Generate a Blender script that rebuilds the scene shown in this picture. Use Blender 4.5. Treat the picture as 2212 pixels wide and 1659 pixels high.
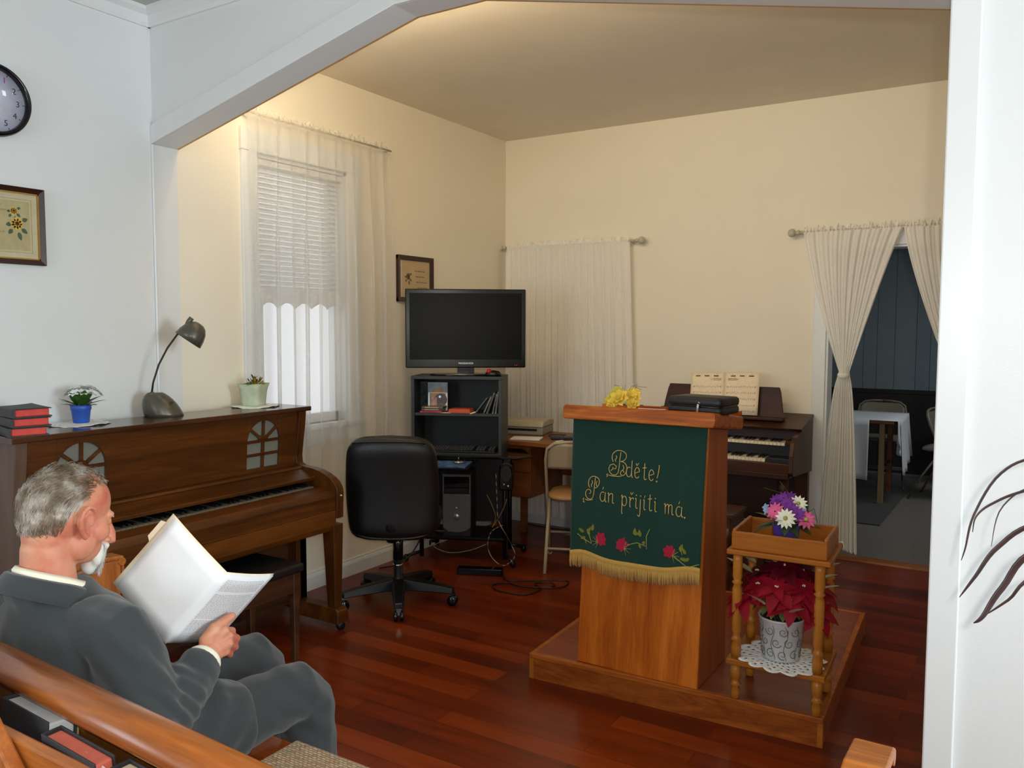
import bpy, bmesh, math, random
from mathutils import Vector, Matrix, Euler, noise
from math import sin, cos, pi, radians as R
for o in list(bpy.data.objects): bpy.data.objects.remove(o)
SC = bpy.context.scene
COL = SC.collection
random.seed(7)

# ------------------------------------------------------------ camera
YAW, PITCH, ROLL, FPX = .5555, .069, .0025, 1765.0
cd = bpy.data.cameras.new('camera'); cam = bpy.data.objects.new('camera', cd); COL.objects.link(cam)
cd.sensor_fit = 'HORIZONTAL'; cd.sensor_width = 36.0; cd.lens = 36.0*FPX/2212.0; cd.clip_start = .02
fw = Vector((-sin(YAW)*cos(PITCH), cos(YAW)*cos(PITCH), -sin(PITCH)))
rt = Vector((cos(YAW), sin(YAW), 0)); up = rt.cross(fw)
r2 = rt*cos(ROLL)+up*sin(ROLL); u2 = up*cos(ROLL)-rt*sin(ROLL)
m3 = Matrix((r2, u2, -fw)).transposed()
cam.matrix_world = Matrix.Translation((0, 0, 1.5)) @ m3.to_4x4()
SC.camera = cam

# ------------------------------------------------------------ world (overcast sky) and lights
w = bpy.data.worlds.new('sky'); SC.world = w; w.use_nodes = True
bg = w.node_tree.nodes['Background']; bg.inputs[0].default_value = (.97, .985, 1, 1); bg.inputs[1].default_value = 1.05
def lamp(name, kind, loc, energy, col, size=.1, rot=None, sizey=None, spread=None):
    l = bpy.data.lights.new(name, kind); l.energy = energy; l.color = col
    if kind == 'AREA':
        l.size = size
        if sizey: l.shape = 'RECTANGLE'; l.size_y = sizey
        elif name == 'ceiling_lamp_light': l.shape = 'DISK'
        if spread: l.spread = spread
    else: l.shadow_soft_size = size
    o = bpy.data.objects.new(name, l); o.location = loc
    if rot: o.rotation_euler = rot
    COL.objects.link(o); return o
DAY = (.76, .90, 1.0); WARM = (1.0, .80, .52); FLASH = (1.0, .97, .93)
lamp('flash_light', 'POINT', (.075, -.02, 1.56), 74.0, FLASH, .02)
lamp('arch_strip_light', 'AREA', (-1.75, 2.585, 2.78), 20.0, WARM, 2.2, (R(98), 0, 0), .07)
lamp('arch_corner_light', 'AREA', (-3.02, 2.60, 2.74), 2.2, WARM, .3, (R(52), 0, 0), .07)
lamp('rear_window_light', 'AREA', (-1.9, -3.12, 1.65), 40.0, DAY, 1.1, (R(90), 0, 0), 1.5)
lamp('nave_side_fill_light', 'AREA', (-3.36, -1.7, 1.65), 36.0, DAY, 1.1, (0, R(-90), 0), 1.5)  # added fill light in front of solid wall, no window here
lamp('right_fill_light', 'AREA', (2.94, 1.55, 1.6), 108.0, DAY, 1.5, (0, R(90), 0), 1.1)  # fill light added from the right to brighten the left walls
vs = SC.view_settings
SC.display_settings.display_device = 'sRGB'
vs.view_transform = 'Standard'; vs.look = 'None'; vs.gamma = 1; vs.use_curve_mapping = False; vs.exposure = 0.0

# ------------------------------------------------------------ materials
def lin(c):
    out = []
    for v in c:
        v /= 255.0
        out.append(v/12.92 if v <= .04045 else ((v+.055)/1.055)**2.4)
    return (*out, 1)
def nodes(name):
    m = bpy.data.materials.new(name); m.use_nodes = True
    nt = m.node_tree; b = nt.nodes['Principled BSDF']
    return m, nt, b
def N(nt, t, **kw):
    n = nt.nodes.new(t)
    for k, v in kw.items():
        if k in n.inputs.keys() if isinstance(k, str) else False: n.inputs[k].default_value = v
        else: setattr(n, k, v)
    return n
def coords(nt, scale=(1, 1, 1), kind='Object', rot=(0, 0, 0)):
    tc = nt.nodes.new('ShaderNodeTexCoord'); mp = nt.nodes.new('ShaderNodeMapping')
    mp.inputs['Scale'].default_value = scale; mp.inputs['Rotation'].default_value = rot
    nt.links.new(tc.outputs[kind], mp.inputs['Vector']); return mp.outputs['Vector']
def ramp(nt, stops):
    r = nt.nodes.new('ShaderNodeValToRGB'); e = r.color_ramp.elements
    e[0].position, e[0].color = stops[0]; e[1].position, e[1].color = stops[-1]
    for p, c in stops[1:-1]:
        x = e.new(p); x.color = c
    return r
def noisetex(nt, vec, scale, detail=3, rough=.5, dist=0):
    n = nt.nodes.new('ShaderNodeTexNoise'); n.inputs['Scale'].default_value = scale
    n.inputs['Detail'].default_value = detail; n.inputs['Roughness'].default_value = rough; n.inputs['Distortion'].default_value = dist
    nt.links.new(vec, n.inputs['Vector']); return n
def bump(nt, b, h, strength, dist=.002):
    bp = nt.nodes.new('ShaderNodeBump'); bp.inputs['Strength'].default_value = strength; bp.inputs['Distance'].default_value = dist
    nt.links.new(h, bp.inputs['Height']); nt.links.new(bp.outputs['Normal'], b.inputs['Normal'])
def plain(name, rgb, rough=.5, metal=0, var=.06, vs_=40, bmp=0, bs=200, spec=.5, coat=0):
    m, nt, b = nodes(name); c = lin(rgb)
    n = noisetex(nt, coords(nt), vs_, 2)
    lo = tuple(x*(1-var) for x in c[:3])+(1,); hi = tuple(min(1, x*(1+var)) for x in c[:3])+(1,)
    r = ramp(nt, [(.3, lo), (.7, hi)]); nt.links.new(n.outputs['Fac'], r.inputs['Fac'])
    nt.links.new(r.outputs['Color'], b.inputs['Base Color'])
    b.inputs['Roughness'].default_value = rough; b.inputs['Metallic'].default_value = metal
    b.inputs['Specular IOR Level'].default_value = spec; b.inputs['Coat Weight'].default_value = coat
    if bmp:
        n2 = noisetex(nt, coords(nt), bs, 3); bump(nt, b, n2.outputs['Fac'], bmp)
    return m
def wood(name, dark, light, axis='Y', scale=9, stretch=14, rough=.35, mid=None, bmp=.05, spec=.5, dist=.6):
    m, nt, b = nodes(name)
    s = {'X': (1/stretch, 1, 1), 'Y': (1, 1/stretch, 1), 'Z': (1, 1, 1/stretch)}[axis]
    n = noisetex(nt, coords(nt, s), scale, 6, .62, dist)
    n2 = noisetex(nt, coords(nt, s), scale*9, 3, .6)
    mx = N(nt, 'ShaderNodeMath', operation='MULTIPLY_ADD'); mx.inputs[1].default_value = .28; nt.links.new(n2.outputs['Fac'], mx.inputs[0])
    sb = N(nt, 'ShaderNodeMath', operation='SUBTRACT'); sb.inputs[1].default_value = .14; nt.links.new(n.outputs['Fac'], sb.inputs[0])
    nt.links.new(sb.outputs[0], mx.inputs[2])
    st = [(.3, lin(dark)), (.72, lin(light))]
    if mid: st.insert(1, (.5, lin(mid)))
    r = ramp(nt, st); nt.links.new(mx.outputs[0], r.inputs['Fac'])
    nt.links.new(r.outputs['Color'], b.inputs['Base Color'])
    b.inputs['Roughness'].default_value = rough; b.inputs['Specular IOR Level'].default_value = spec
    bump(nt, b, n2.outputs['Fac'], bmp, .001)
    return m
def fabric(name, rgb, rough=.9, scale=700, var=.18, bmp=.25, sheen=.2, vs_=6, spec=.2):
    m, nt, b = nodes(name); c = lin(rgb)
    n = noisetex(nt, coords(nt), scale, 2); n3 = noisetex(nt, coords(nt), vs_, 2)
    ad = N(nt, 'ShaderNodeMath', operation='MULTIPLY_ADD'); ad.inputs[1].default_value = .6; ad.inputs[2].default_value = .2
    nt.links.new(n.outputs['Fac'], ad.inputs[0])
    lo = tuple(x*(1-var) for x in c[:3])+(1,); hi = tuple(min(1, x*(1+var)) for x in c[:3])+(1,)
    r = ramp(nt, [(.3, lo), (.7, hi)]); nt.links.new(ad.outputs[0], r.inputs['Fac'])
    nt.links.new(r.outputs['Color'], b.inputs['Base Color']); b.inputs['Roughness'].default_value = rough
    b.inputs['Sheen Weight'].default_value = sheen; b.inputs['Specular IOR Level'].default_value = spec
    bump(nt, b, n.outputs['Fac'], bmp, .0015)
    return m
def sheer(name, rgb, opac=.55, edge=.35, nscale=900, transl=.5):
    m = bpy.data.materials.new(name); m.use_nodes = True; nt = m.node_tree
    nt.nodes.clear(); out = nt.nodes.new('ShaderNodeOutputMaterial')
    d = nt.nodes.new('ShaderNodeBsdfDiffuse'); t = nt.nodes.new('ShaderNodeBsdfTranslucent'); tr = nt.nodes.new('ShaderNodeBsdfTransparent')
    d.inputs[0].default_value = lin(rgb); t.inputs[0].default_value = lin(rgb)
    m1 = nt.nodes.new('ShaderNodeMixShader'); m1.inputs[0].default_value = transl
    nt.links.new(d.outputs[0], m1.inputs[1]); nt.links.new(t.outputs[0], m1.inputs[2])
    lw = nt.nodes.new('ShaderNodeLayerWeight'); lw.inputs['Blend'].default_value = .35
    n = noisetex(nt, coords(nt), nscale, 2)
    a = N(nt, 'ShaderNodeMath', operation='MULTIPLY_ADD'); a.inputs[1].default_value = edge; a.inputs[2].default_value = opac; nt.links.new(lw.outputs['Facing'], a.inputs[0])
    k = N(nt, 'ShaderNodeMath', operation='MULTIPLY_ADD', use_clamp=True); k.inputs[1].default_value = .35
    sb = N(nt, 'ShaderNodeMath', operation='SUBTRACT'); sb.inputs[1].default_value = .5; nt.links.new(n.outputs['Fac'], sb.inputs[0])
    nt.links.new(sb.outputs[0], k.inputs[0]); nt.links.new(a.outputs[0], k.inputs[2])
    m2 = nt.nodes.new('ShaderNodeMixShader'); nt.links.new(k.outputs[0], m2.inputs[0])
    nt.links.new(tr.outputs[0], m2.inputs[1]); nt.links.new(m1.outputs[0], m2.inputs[2]); nt.links.new(m2.outputs[0], out.inputs[0])
    return m
def glassmat(name, tint=(252, 253, 254), rough=.02):
    m = bpy.data.materials.new(name); m.use_nodes = True; nt = m.node_tree
    nt.nodes.clear(); out = nt.nodes.new('ShaderNodeOutputMaterial')
    tr = nt.nodes.new('ShaderNodeBsdfTransparent'); tr.inputs[0].default_value = lin(tint)
    g = nt.nodes.new('ShaderNodeBsdfGlossy'); g.inputs['Roughness'].default_value = rough
    mx = nt.nodes.new('ShaderNodeMixShader'); mx.inputs[0].default_value = .04
    nt.links.new(tr.outputs[0], mx.inputs[1]); nt.links.new(g.outputs[0], mx.inputs[2]); nt.links.new(mx.outputs[0], out.inputs[0])
    return m
def floor_mat():
    m, nt, b = nodes('red_brown_plank_floor')
    br = nt.nodes.new('ShaderNodeTexBrick'); v = coords(nt)
    br.offset = .37; br.offset_frequency = 2; br.squash = 1
    br.inputs['Scale'].default_value = 1; br.inputs['Brick Width'].default_value = .92; br.inputs['Row Height'].default_value = .105
    br.inputs['Mortar Size'].default_value = .0012; br.inputs['Mortar Smooth'].default_value = .2; br.inputs['Bias'].default_value = 0
    br.inputs['Color1'].default_value = (.0, .0, .0, 1); br.inputs['Color2'].default_value = (1, 1, 1, 1); br.inputs['Mortar'].default_value = (0, 0, 0, 1)
    nt.links.new(v, br.inputs['Vector'])
    n = noisetex(nt, coords(nt, (1/9, 1, 1)), 16, 6, .6, .8)
    a = N(nt, 'ShaderNodeMath', operation='MULTIPLY_ADD'); a.inputs[1].default_value = .34
    nt.links.new(br.outputs['Color'], a.inputs[0])
    q = N(nt, 'ShaderNodeMath', operation='MULTIPLY'); q.inputs[1].default_value = .66; nt.links.new(n.outputs['Fac'], q.inputs[0]); nt.links.new(q.outputs[0], a.inputs[2])
    r = ramp(nt, [(.2, lin((66, 22, 5))), (.5, lin((110, 38, 8))), (.85, lin((146, 60, 16)))]); nt.links.new(a.outputs[0], r.inputs['Fac'])
    mm = N(nt, 'ShaderNodeMix', data_type='RGBA'); nt.links.new(br.outputs['Fac'], mm.inputs['Factor']); nt.links.new(r.outputs['Color'], mm.inputs['A']); mm.inputs['B'].default_value = lin((50, 20, 9))
    nt.links.new(mm.outputs['Result'], b.inputs['Base Color'])
    b.inputs['Roughness'].default_value = .28; b.inputs['Specular IOR Level'].default_value = .32
    bump(nt, b, n.outputs['Fac'], .04, .001)
    return m
WALL = plain('white_wall_paint', (228, 230, 228), .4, var=.012, vs_=3, bmp=.12, bs=260, spec=.3)
CREAM = plain('cream_wall_paint', (241, 233, 214), .55, var=.012, vs_=3, bmp=.12, bs=260, spec=.3)
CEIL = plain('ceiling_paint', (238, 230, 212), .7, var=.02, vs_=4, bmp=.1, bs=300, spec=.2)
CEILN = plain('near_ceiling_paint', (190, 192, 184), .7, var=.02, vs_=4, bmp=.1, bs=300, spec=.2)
TRIM = plain('white_gloss_trim', (228, 230, 228), .32, var=.01, vs_=5, bmp=.03, bs=60)
FLOOR = floor_mat()
PANEL = plain('blue_grey_panelling', (122, 136, 142), .6, var=.04, vs_=4)
CARPET = fabric('grey_brown_carpet', (92, 86, 78), scale=260, var=.3, bmp=.5)
WAINS = plain('dark_wainscot', (26, 24, 26), .6)
BLACK = plain('black_plastic', (14, 14, 15), .42, var=.1)
BLACKG = plain('gloss_black_plastic', (9, 9, 10), .14, var=.05)
SCREEN = plain('dark_screen', (4, 4, 5), .32, var=.05, spec=.12)
BLACKM = plain('black_metal', (16, 16, 17), .38, metal=.3)
LEATHER = plain('black_leather', (15, 14, 14), .42, var=.15, vs_=30, bmp=.25, bs=240)
GREYP = plain('dark_grey_plastic', (98, 98, 101), .45, metal=.15)
SILVER = plain('silver_metal', (190, 190, 190), .3, metal=.9)
CHROME = plain('chrome', (210, 210, 212), .15, metal=1)
BRASS = plain('brass', (190, 160, 90), .3, metal=.9)
WHITEP = plain('white_paper', (240, 240, 240), .7, var=.01)
CREAMP = plain('cream_paper', (248, 230, 198), .75, var=.03)
PIANO = wood('walnut_piano', (56, 28, 5), (112, 62, 18), 'Y', 10, 12, .34, mid=(82, 43, 10), spec=.35)
PIANOV = wood('walnut_piano_upright', (52, 26, 5), (100, 55, 16), 'Z', 10, 12, .34, mid=(76, 40, 10), spec=.35)
PIANOT = wood('walnut_piano_top', (46, 24, 12), (86, 50, 27), 'Y', 9, 12, .16)
PSIDE = wood('walnut_side_dull', (70, 48, 34), (100, 74, 56), 'Z', 8, 10, .5)
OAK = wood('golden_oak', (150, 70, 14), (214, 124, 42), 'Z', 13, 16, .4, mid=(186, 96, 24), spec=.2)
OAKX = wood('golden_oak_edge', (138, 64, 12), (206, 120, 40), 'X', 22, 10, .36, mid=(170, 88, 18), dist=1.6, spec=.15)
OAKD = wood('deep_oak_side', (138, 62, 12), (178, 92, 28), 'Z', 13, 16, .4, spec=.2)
OAKP = wood('platform_oak', (132, 64, 18), (188, 106, 40), 'X', 20, 9, .38, dist=1.8, spec=.25)
PEW = wood('honey_oak_pew', (120, 62, 20), (188, 114, 50), 'X', 14, 14, .27, mid=(156, 86, 32))
PEWD = wood('honey_oak_pew_panel', (96, 56, 18), (140, 86, 34), 'X', 12, 12, .3)
PEWS = wood('red_oak_pew_seat', (128, 54, 18), (176, 88, 36), 'X', 12, 14, .25)
PEWE = wood('honey_oak_pew_end', (132, 70, 24), (196, 120, 56), 'Z', 14, 14, .32, mid=(166, 92, 38))
STAND = wood('maple_plant_stand', (136, 74, 18), (184, 112, 38), 'X', 12, 12, .33, spec=.25)
STANDZ = wood('maple_turned_leg', (148, 86, 24), (194, 126, 48), 'Z', 12, 12, .3, spec=.3)
ORGAN = wood('dark_walnut_organ', (40, 20, 10), (80, 44, 24), 'X', 9, 12, .36, spec=.25)
DESKW = wood('teak_desk', (106, 56, 20), (156, 92, 40), 'X', 10, 12, .4)
BENCHW = wood('dark_bench_wood', (46, 24, 10), (84, 48, 22), 'Y', 10, 12, .38)
FRAMEW = wood('dark_frame_wood', (34, 16, 10), (66, 34, 22), 'Y', 14, 12, .3)
GOLD = plain('gilt_edge', (180, 140, 70), .35, metal=.6)
IVORY = plain('ivory_keys', (234, 222, 196), .3, var=.02)
LACE = sheer('white_lace_crochet', (236, 236, 230), .8, .2, 700, .2)
DOILY = fabric('white_crochet_cotton', (246, 246, 242), scale=420, var=.16, bmp=.6, sheen=.1)
SHEER = sheer('white_sheer_voile', (240, 240, 238), .34, .5, 1400, .5)
SHEERB = sheer('cream_lace_voile', (252, 249, 240), .84, .2, 420, .12)
GLASS = glassmat('window_glass')
BEIGE = plain('beige_chair_metal', (168, 152, 124), .4, var=.03)
TANV = plain('tan_vinyl', (176, 132, 84), .5, var=.06, bmp=.1)
TAUPE = plain('taupe_chair_metal', (120, 112, 98), .45)
RED = plain('red_book_edge', (206, 62, 48), .6, var=.08, vs_=60)
BOOKB = plain('black_book_cover', (44, 42, 46), .6, var=.1, bmp=.1)
GREENL = plain('green_leaf', (58, 96, 34), .45, var=.25, vs_=30)
GREEND = plain('dark_green_leaf', (40, 68, 32), .45, var=.25, vs_=30)

# ------------------------------------------------------------ mesh builder and object helpers
class MB:
    def __init__(s): s.bm = bmesh.new(); s.mi = 0
    def _f(s, vs, smooth=False):
        try:
            f = s.bm.faces.new(vs); f.material_index = s.mi; f.smooth = smooth; return f
        except ValueError: return None
    def box(s, x0, x1, y0, y1, z0, z1, M=None):
        c = [Vector((x, y, z)) for z in (z0, z1) for y in (y0, y1) for x in (x0, x1)]
        if M: c = [M @ p for p in c]
        v = [s.bm.verts.new(p) for p in c]
        for q in ((0, 2, 3, 1), (4, 5, 7, 6), (0, 1, 5, 4), (2, 6, 7, 3), (0, 4, 6, 2), (1, 3, 7, 5)): s._f([v[i] for i in q])
        return s
    def obox(s, c, size, rot=(0, 0, 0)):
        M = Matrix.Translation(c) @ Euler(rot).to_matrix().to_4x4(); a, b, d = (x/2 for x in size)
        return s.box(-a, a, -b, b, -d, d, M)
    def beam(s, p, q, w, h, upv=(0, 0, 1)):
        p, q = Vector(p), Vector(q); d = (q-p); L = d.length; d.normalize()
        a = d.cross(Vector(upv)); 
        if a.length < 1e-4: a = d.cross(Vector((1, 0, 0)))
        a.normalize(); b = a.cross(d)
        M = Matrix((a, d, b)).transposed().to_4x4(); M.translation = p
        return s.box(-w/2, w/2, 0, L, -h/2, h/2, M)
    def ring(s, pts): return [s.bm.verts.new(p) for p in pts]
    def skin(s, rings, closed=True, caps=True, smooth=True):
        n = len(rings[0])
        for a, b in zip(rings, rings[1:]):
            for i in range(n if closed else n-1): s._f([a[i], a[(i+1) % n], b[(i+1) % n], b[i]], smooth)
        if caps and closed:
            s._f(rings[0][::-1]); s._f(rings[-1])
        return s
    def tube(s, pts, r, seg=8, caps=True, smooth=True, flat=1.0, upv=None):
        pts = [Vector(p) for p in pts]; n = len(pts)
        rs = r if isinstance(r, (list, tuple)) else [r]*n
        rings = []; prev = None
        for i, p in enumerate(pts):
            t = (pts[min(i+1, n-1)]-pts[max(i-1, 0)]).normalized()
            if prev is None:
                u = Vector(upv) if upv else (Vector((0, 0, 1)) if abs(t.z) < .9 else Vector((1, 0, 0)))
                a = t.cross(u).normalized()
            else:
                a = (prev - t*prev.dot(t))
                a = a.normalized() if a.length > 1e-6 else t.cross(Vector((0, 0, 1))).normalized()
            prev = a; b = a.cross(t)
            rr = rs[i]; rx, ry = rr if isinstance(rr, (list, tuple)) else (rr, rr*flat)
            rings.append(s.ring([p + a*(cos(2*pi*k/seg)*rx) + b*(sin(2*pi*k/seg)*ry) for k in range(seg)]))
        return s.skin(rings, True, caps, smooth)
    def lathe(s, prof, c=(0, 0, 0), seg=24, caps=True, sx=1, sy=1, M=None, smooth=True):
        c = Vector(c); rings = []
        for r, z in prof:
            P = [c + Vector((cos(2*pi*k/seg)*r*sx, sin(2*pi*k/seg)*r*sy, z)) for k in range(seg)]
            if M: P = [M @ p for p in P]
            rings.append(s.ring(P))
        return s.skin(rings, True, caps, smooth)
    def ell(s, c, r, M=None, u=16, v=10):
        c = Vector(c); rings = []
        for j in range(v+1):
            th = pi*j/v; sr = max(sin(th), .02)
            P = [Vector((r[0]*sr*cos(2*pi*k/u), r[1]*sr*sin(2*pi*k/u), -r[2]*cos(th))) for k in range(u)]
            if M: P = [M @ p for p in P]
            rings.append(s.ring([c+p for p in P]))
        return s.skin(rings, True, True, True)
    def prism(s, poly, axis, a, b, smooth=False):
        def mk(p, t):
            return {'X': (t, p[0], p[1]), 'Y': (p[0], t, p[1]), 'Z': (p[0], p[1], t)}[axis]
        A = s.ring([mk(p, a) for p in poly]); B = s.ring([mk(p, b) for p in poly]); n = len(poly)
        s._f(A[::-1]); s._f(B)
        for i in range(n): s._f([A[i], A[(i+1) % n], B[(i+1) % n], B[i]], smooth)
        return s
    def grid(s, fn, nu, nv, smooth=True):
        g = [[s.bm.verts.new(fn(i/nu, j/nv)) for i in range(nu+1)] for j in range(nv+1)]
        for j in range(nv):
            for i in range(nu): s._f([g[j][i], g[j][i+1], g[j+1][i+1], g[j+1][i]], smooth)
        return s
    def poly(s, pts, smooth=False): s._f(s.ring(pts), smooth); return s
    def xf(s, M): s.bm.transform(M); return s
RM = {}
def props(o, label=None, cat=None, group=None, kind=None):
    if label: o['label'] = label
    if cat: o['category'] = cat
    if group: o['group'] = group
    if kind: o['kind'] = kind
    return o
def T(name, label, cat, loc=(0, 0, 0), rz=0, group=None):
    o = bpy.data.objects.new(name, None); COL.objects.link(o); o.location = loc; o.rotation_euler = (0, 0, rz); o.empty_display_size = .1
    RM[o.name] = Matrix.Translation(loc) @ Matrix.Rotation(rz, 4, 'Z')
    return props(o, label, cat, group)
def mesh_obj(name, me, mats, parent=None):
    o = bpy.data.objects.new(name, me); COL.objects.link(o)
    for m in (mats if isinstance(mats, (list, tuple)) else [mats]): me.materials.append(m)
    if parent:
        o.parent = parent; RM[o.name] = RM[parent.name]
    return o
def P(name, mb, mats, parent=None, local=False, bev=0, seg=2, label=None, sub=0, solid=0):
    bmesh.ops.recalc_face_normals(mb.bm, faces=mb.bm.faces)
    if parent and not local: mb.bm.transform(RM[parent.name].inverted())
    me = bpy.data.meshes.new(name); mb.bm.to_mesh(me); mb.bm.free()
    o = mesh_obj(name, me, mats, parent)
    if solid:
        d = o.modifiers.new('thick', 'SOLIDIFY'); d.thickness = solid; d.offset = 0
    if bev:
        d = o.modifiers.new('bev', 'BEVEL'); d.width = bev; d.segments = seg; d.limit_method = 'ANGLE'; d.angle_limit = R(35)
    if sub:
        d = o.modifiers.new('sub', 'SUBSURF'); d.levels = sub; d.render_levels = sub
    if label: o['label'] = label
    return o
def S(name, mb, mats, bev=0): return props(P(name, mb, mats, bev=bev), kind='structure')
def one(name, mb, mats, label, cat, loc, group=None, rz=0, local=False, **kw):
    """a thing that is one mesh, origin at its base"""
    M = Matrix.Translation(loc) @ Matrix.Rotation(rz, 4, 'Z')
    if not local: mb.bm.transform(M.inverted())
    o = P(name, mb, mats, **kw); o.location = loc; o.rotation_euler = (0, 0, rz); RM[o.name] = M
    return props(o, label, cat, group)
def copy_tree(o, parent=None):
    c = o.copy(); COL.objects.link(c); RM[c.name] = RM[o.name]
    if parent: c.parent = parent
    for ch in list(o.children): copy_tree(ch, c)
    return c
def voxel(mb, size, smooth=4, name='tmp'):
    """one continuous surface from overlapping closed shapes"""
    bmesh.ops.recalc_face_normals(mb.bm, faces=mb.bm.faces)
    me = bpy.data.meshes.new(name); mb.bm.to_mesh(me); mb.bm.free()
    o = bpy.data.objects.new(name, me); COL.objects.link(o)
    d = o.modifiers.new('r', 'REMESH'); d.mode = 'VOXEL'; d.voxel_size = size; d.use_smooth_shade = True
    if smooth:
        d = o.modifiers.new('s', 'SMOOTH'); d.factor = .5; d.iterations = smooth
    dg = bpy.context.evaluated_depsgraph_get(); ev = o.evaluated_get(dg)
    r = bmesh.new(); tmp = bpy.data.meshes.new_from_object(ev); r.from_mesh(tmp)
    bpy.data.objects.remove(o); bpy.data.meshes.remove(tmp); bpy.data.meshes.remove(me)
    for f in r.faces: f.smooth = True
    out = MB(); out.bm.free(); out.bm = r; return out
def text_mb(txt, size, M, depth=.0004, align='CENTER'):
    cu = bpy.data.curves.new('txt', 'FONT'); cu.body = txt; cu.size = size; cu.align_x = align; cu.align_y = 'CENTER'; cu.extrude = depth; cu.resolution_u = 3
    o = bpy.data.objects.new('txt', cu); COL.objects.link(o)
    dg = bpy.context.evaluated_depsgraph_get(); me = bpy.data.meshes.new_from_object(o.evaluated_get(dg))
    out = MB(); out.bm.from_mesh(me); out.bm.transform(M)
    bpy.data.objects.remove(o); bpy.data.curves.remove(cu); bpy.data.meshes.remove(me); return out
def merge(a, b):
    me = bpy.data.meshes.new('m'); b.bm.to_mesh(me); b.bm.free(); n0 = len(a.bm.faces); a.bm.from_mesh(me)
    a.bm.faces.ensure_lookup_table()
    for f in a.bm.faces[n0:]: f.material_index = a.mi
    bpy.data.meshes.remove(me); return a
def leaf(mb, base, d, L, W, upv=(0, 0, 1), curl=.2, n=5, fold=.15):
    """a pointed leaf with a midrib fold, two quads wide"""
    base = Vector(base); d = Vector(d).normalized(); u = Vector(upv); a = d.cross(u)
    if a.length < 1e-3: a = d.cross(Vector((1, .2, 0)))
    a.normalize(); u = a.cross(d).normalized(); rows = []
    for i in range(n+1):
        t = i/n; wv = W*.5*(sin(pi*min(1, t**.75))**.8 if 0 < t < 1 else .02)
        c = base + d*(L*t) - u*(curl*L*t*t)
        rows.append([c - a*wv + u*(fold*wv), c, c + a*wv + u*(fold*wv)])
    g = [mb.ring(r_) for r_ in rows]
    for p, q in zip(g, g[1:]):
        mb._f([p[0], p[1], q[1], q[0]], True); mb._f([p[1], p[2], q[2], q[1]], True)
def arc(cx, cy, r, a0, a1, n=10, ry=None):
    ry = ry or r
    return [(cx+r*cos(R(a0+(a1-a0)*i/n)), cy+ry*sin(R(a0+(a1-a0)*i/n))) for i in range(n+1)]
# ============================================================ THE SETTING
XL, YB, ZC, YO, YO2 = -3.40, 5.38, 2.92, 2.36, 2.485
mb = MB().box(XL-.1, 3.1, -3.3, 5.6, -.06, 0); S('floor', mb, FLOOR)
mb = MB().box(-2.6, 1.6, 5.6, 9.4, -.06, 0); S('floor_2', mb, CARPET)
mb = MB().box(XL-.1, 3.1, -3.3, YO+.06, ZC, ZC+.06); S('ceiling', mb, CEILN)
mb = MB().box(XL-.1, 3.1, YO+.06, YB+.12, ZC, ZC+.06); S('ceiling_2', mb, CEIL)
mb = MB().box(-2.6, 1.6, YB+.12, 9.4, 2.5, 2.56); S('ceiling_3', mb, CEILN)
# left wall with the window opening
WY0, WY1, WZ0, WZ1 = 2.95, 3.62, .95, 2.40
mb = MB()
mb.box(XL-.14, XL, -3.3, YO2, 0, ZC); S('wall_left', mb, WALL)
mb = MB(); x0, x1 = XL-.14, XL
for b in ((YO2, WY0, 0, ZC), (WY1, YB+.12, 0, ZC), (WY0, WY1, 0, WZ0), (WY0, WY1, WZ1, ZC)): mb.box(x0, x1, *b)
S('wall_left_chancel', mb, CREAM)
# back wall with the doorway (and a niche-less lace covered stretch on the left)
DX0, DX1, DZ = -1.03, -.19, 2.0
mb = MB()
for b in ((XL-.1, DX0, 0, ZC), (DX1, 1.0, 0, ZC), (DX0, DX1, DZ, ZC)): mb.box(b[0], b[1], YB, YB+.12, b[2], b[3])
S('wall_back', mb, CREAM)
mb = MB().box(.9, 1.0, YO2, YB, 0, ZC); S('wall_right_chancel', mb, CREAM)
# the opening between nave and chancel: polygonal arch, right-hand wall
pz = [(XL, 2.33), (-1.965, 2.66), (-1.66, 2.66), (-.175, 2.335)]
mb = MB()
mb.prism([(XL, ZC), (XL, 2.33), (-1.965, 2.66), (-1.66, 2.66), (-.175, 2.335), (-.175, 0), (3.1, 0), (3.1, ZC)], 'Y', YO, YO2); S('wall_arch', mb, WALL)
def offs(p, d): return [(x, z+d) for x, z in p]
mb = MB(); lo, hi = pz, offs(pz, .085)
mb.prism(lo+hi[::-1], 'Y', YO-.012, YO); S('trim_1', mb, TRIM, bev=.003)
mb = MB().box(-.178, -.107, YO-.014, YO, 0, 2.42); S('trim_2', mb, TRIM, bev=.004)
mb = MB().box(XL, XL+.011, YO-.011, YO, 0, 2.33); S('trim_3', mb, TRIM, bev=.004)
def crown(a): return [(0, 0), (0, -.075), (.012, -.075), (.02, -.06), (.024, -.03), (.05, -.014), (.052, 0)]
mb = MB().prism([(XL+x, ZC+z) for x, z in crown(0)], 'Y', -3.2, YO); S('trim_4', mb, TRIM)
mb = MB().prism([(YO-x, ZC+z) for x, z in crown(0)], 'X', XL, 3.0); S('trim_5', mb, TRIM)
# thin chancel-side arch strip, warm lamplight painted in as its orange colour
mb = MB(); mb.prism(pz+offs(pz, .05)[::-1], 'Y', YO2, YO2+.012); S('trim_6', mb, plain('lamplit_strip', (206, 158, 92), .5))
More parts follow.
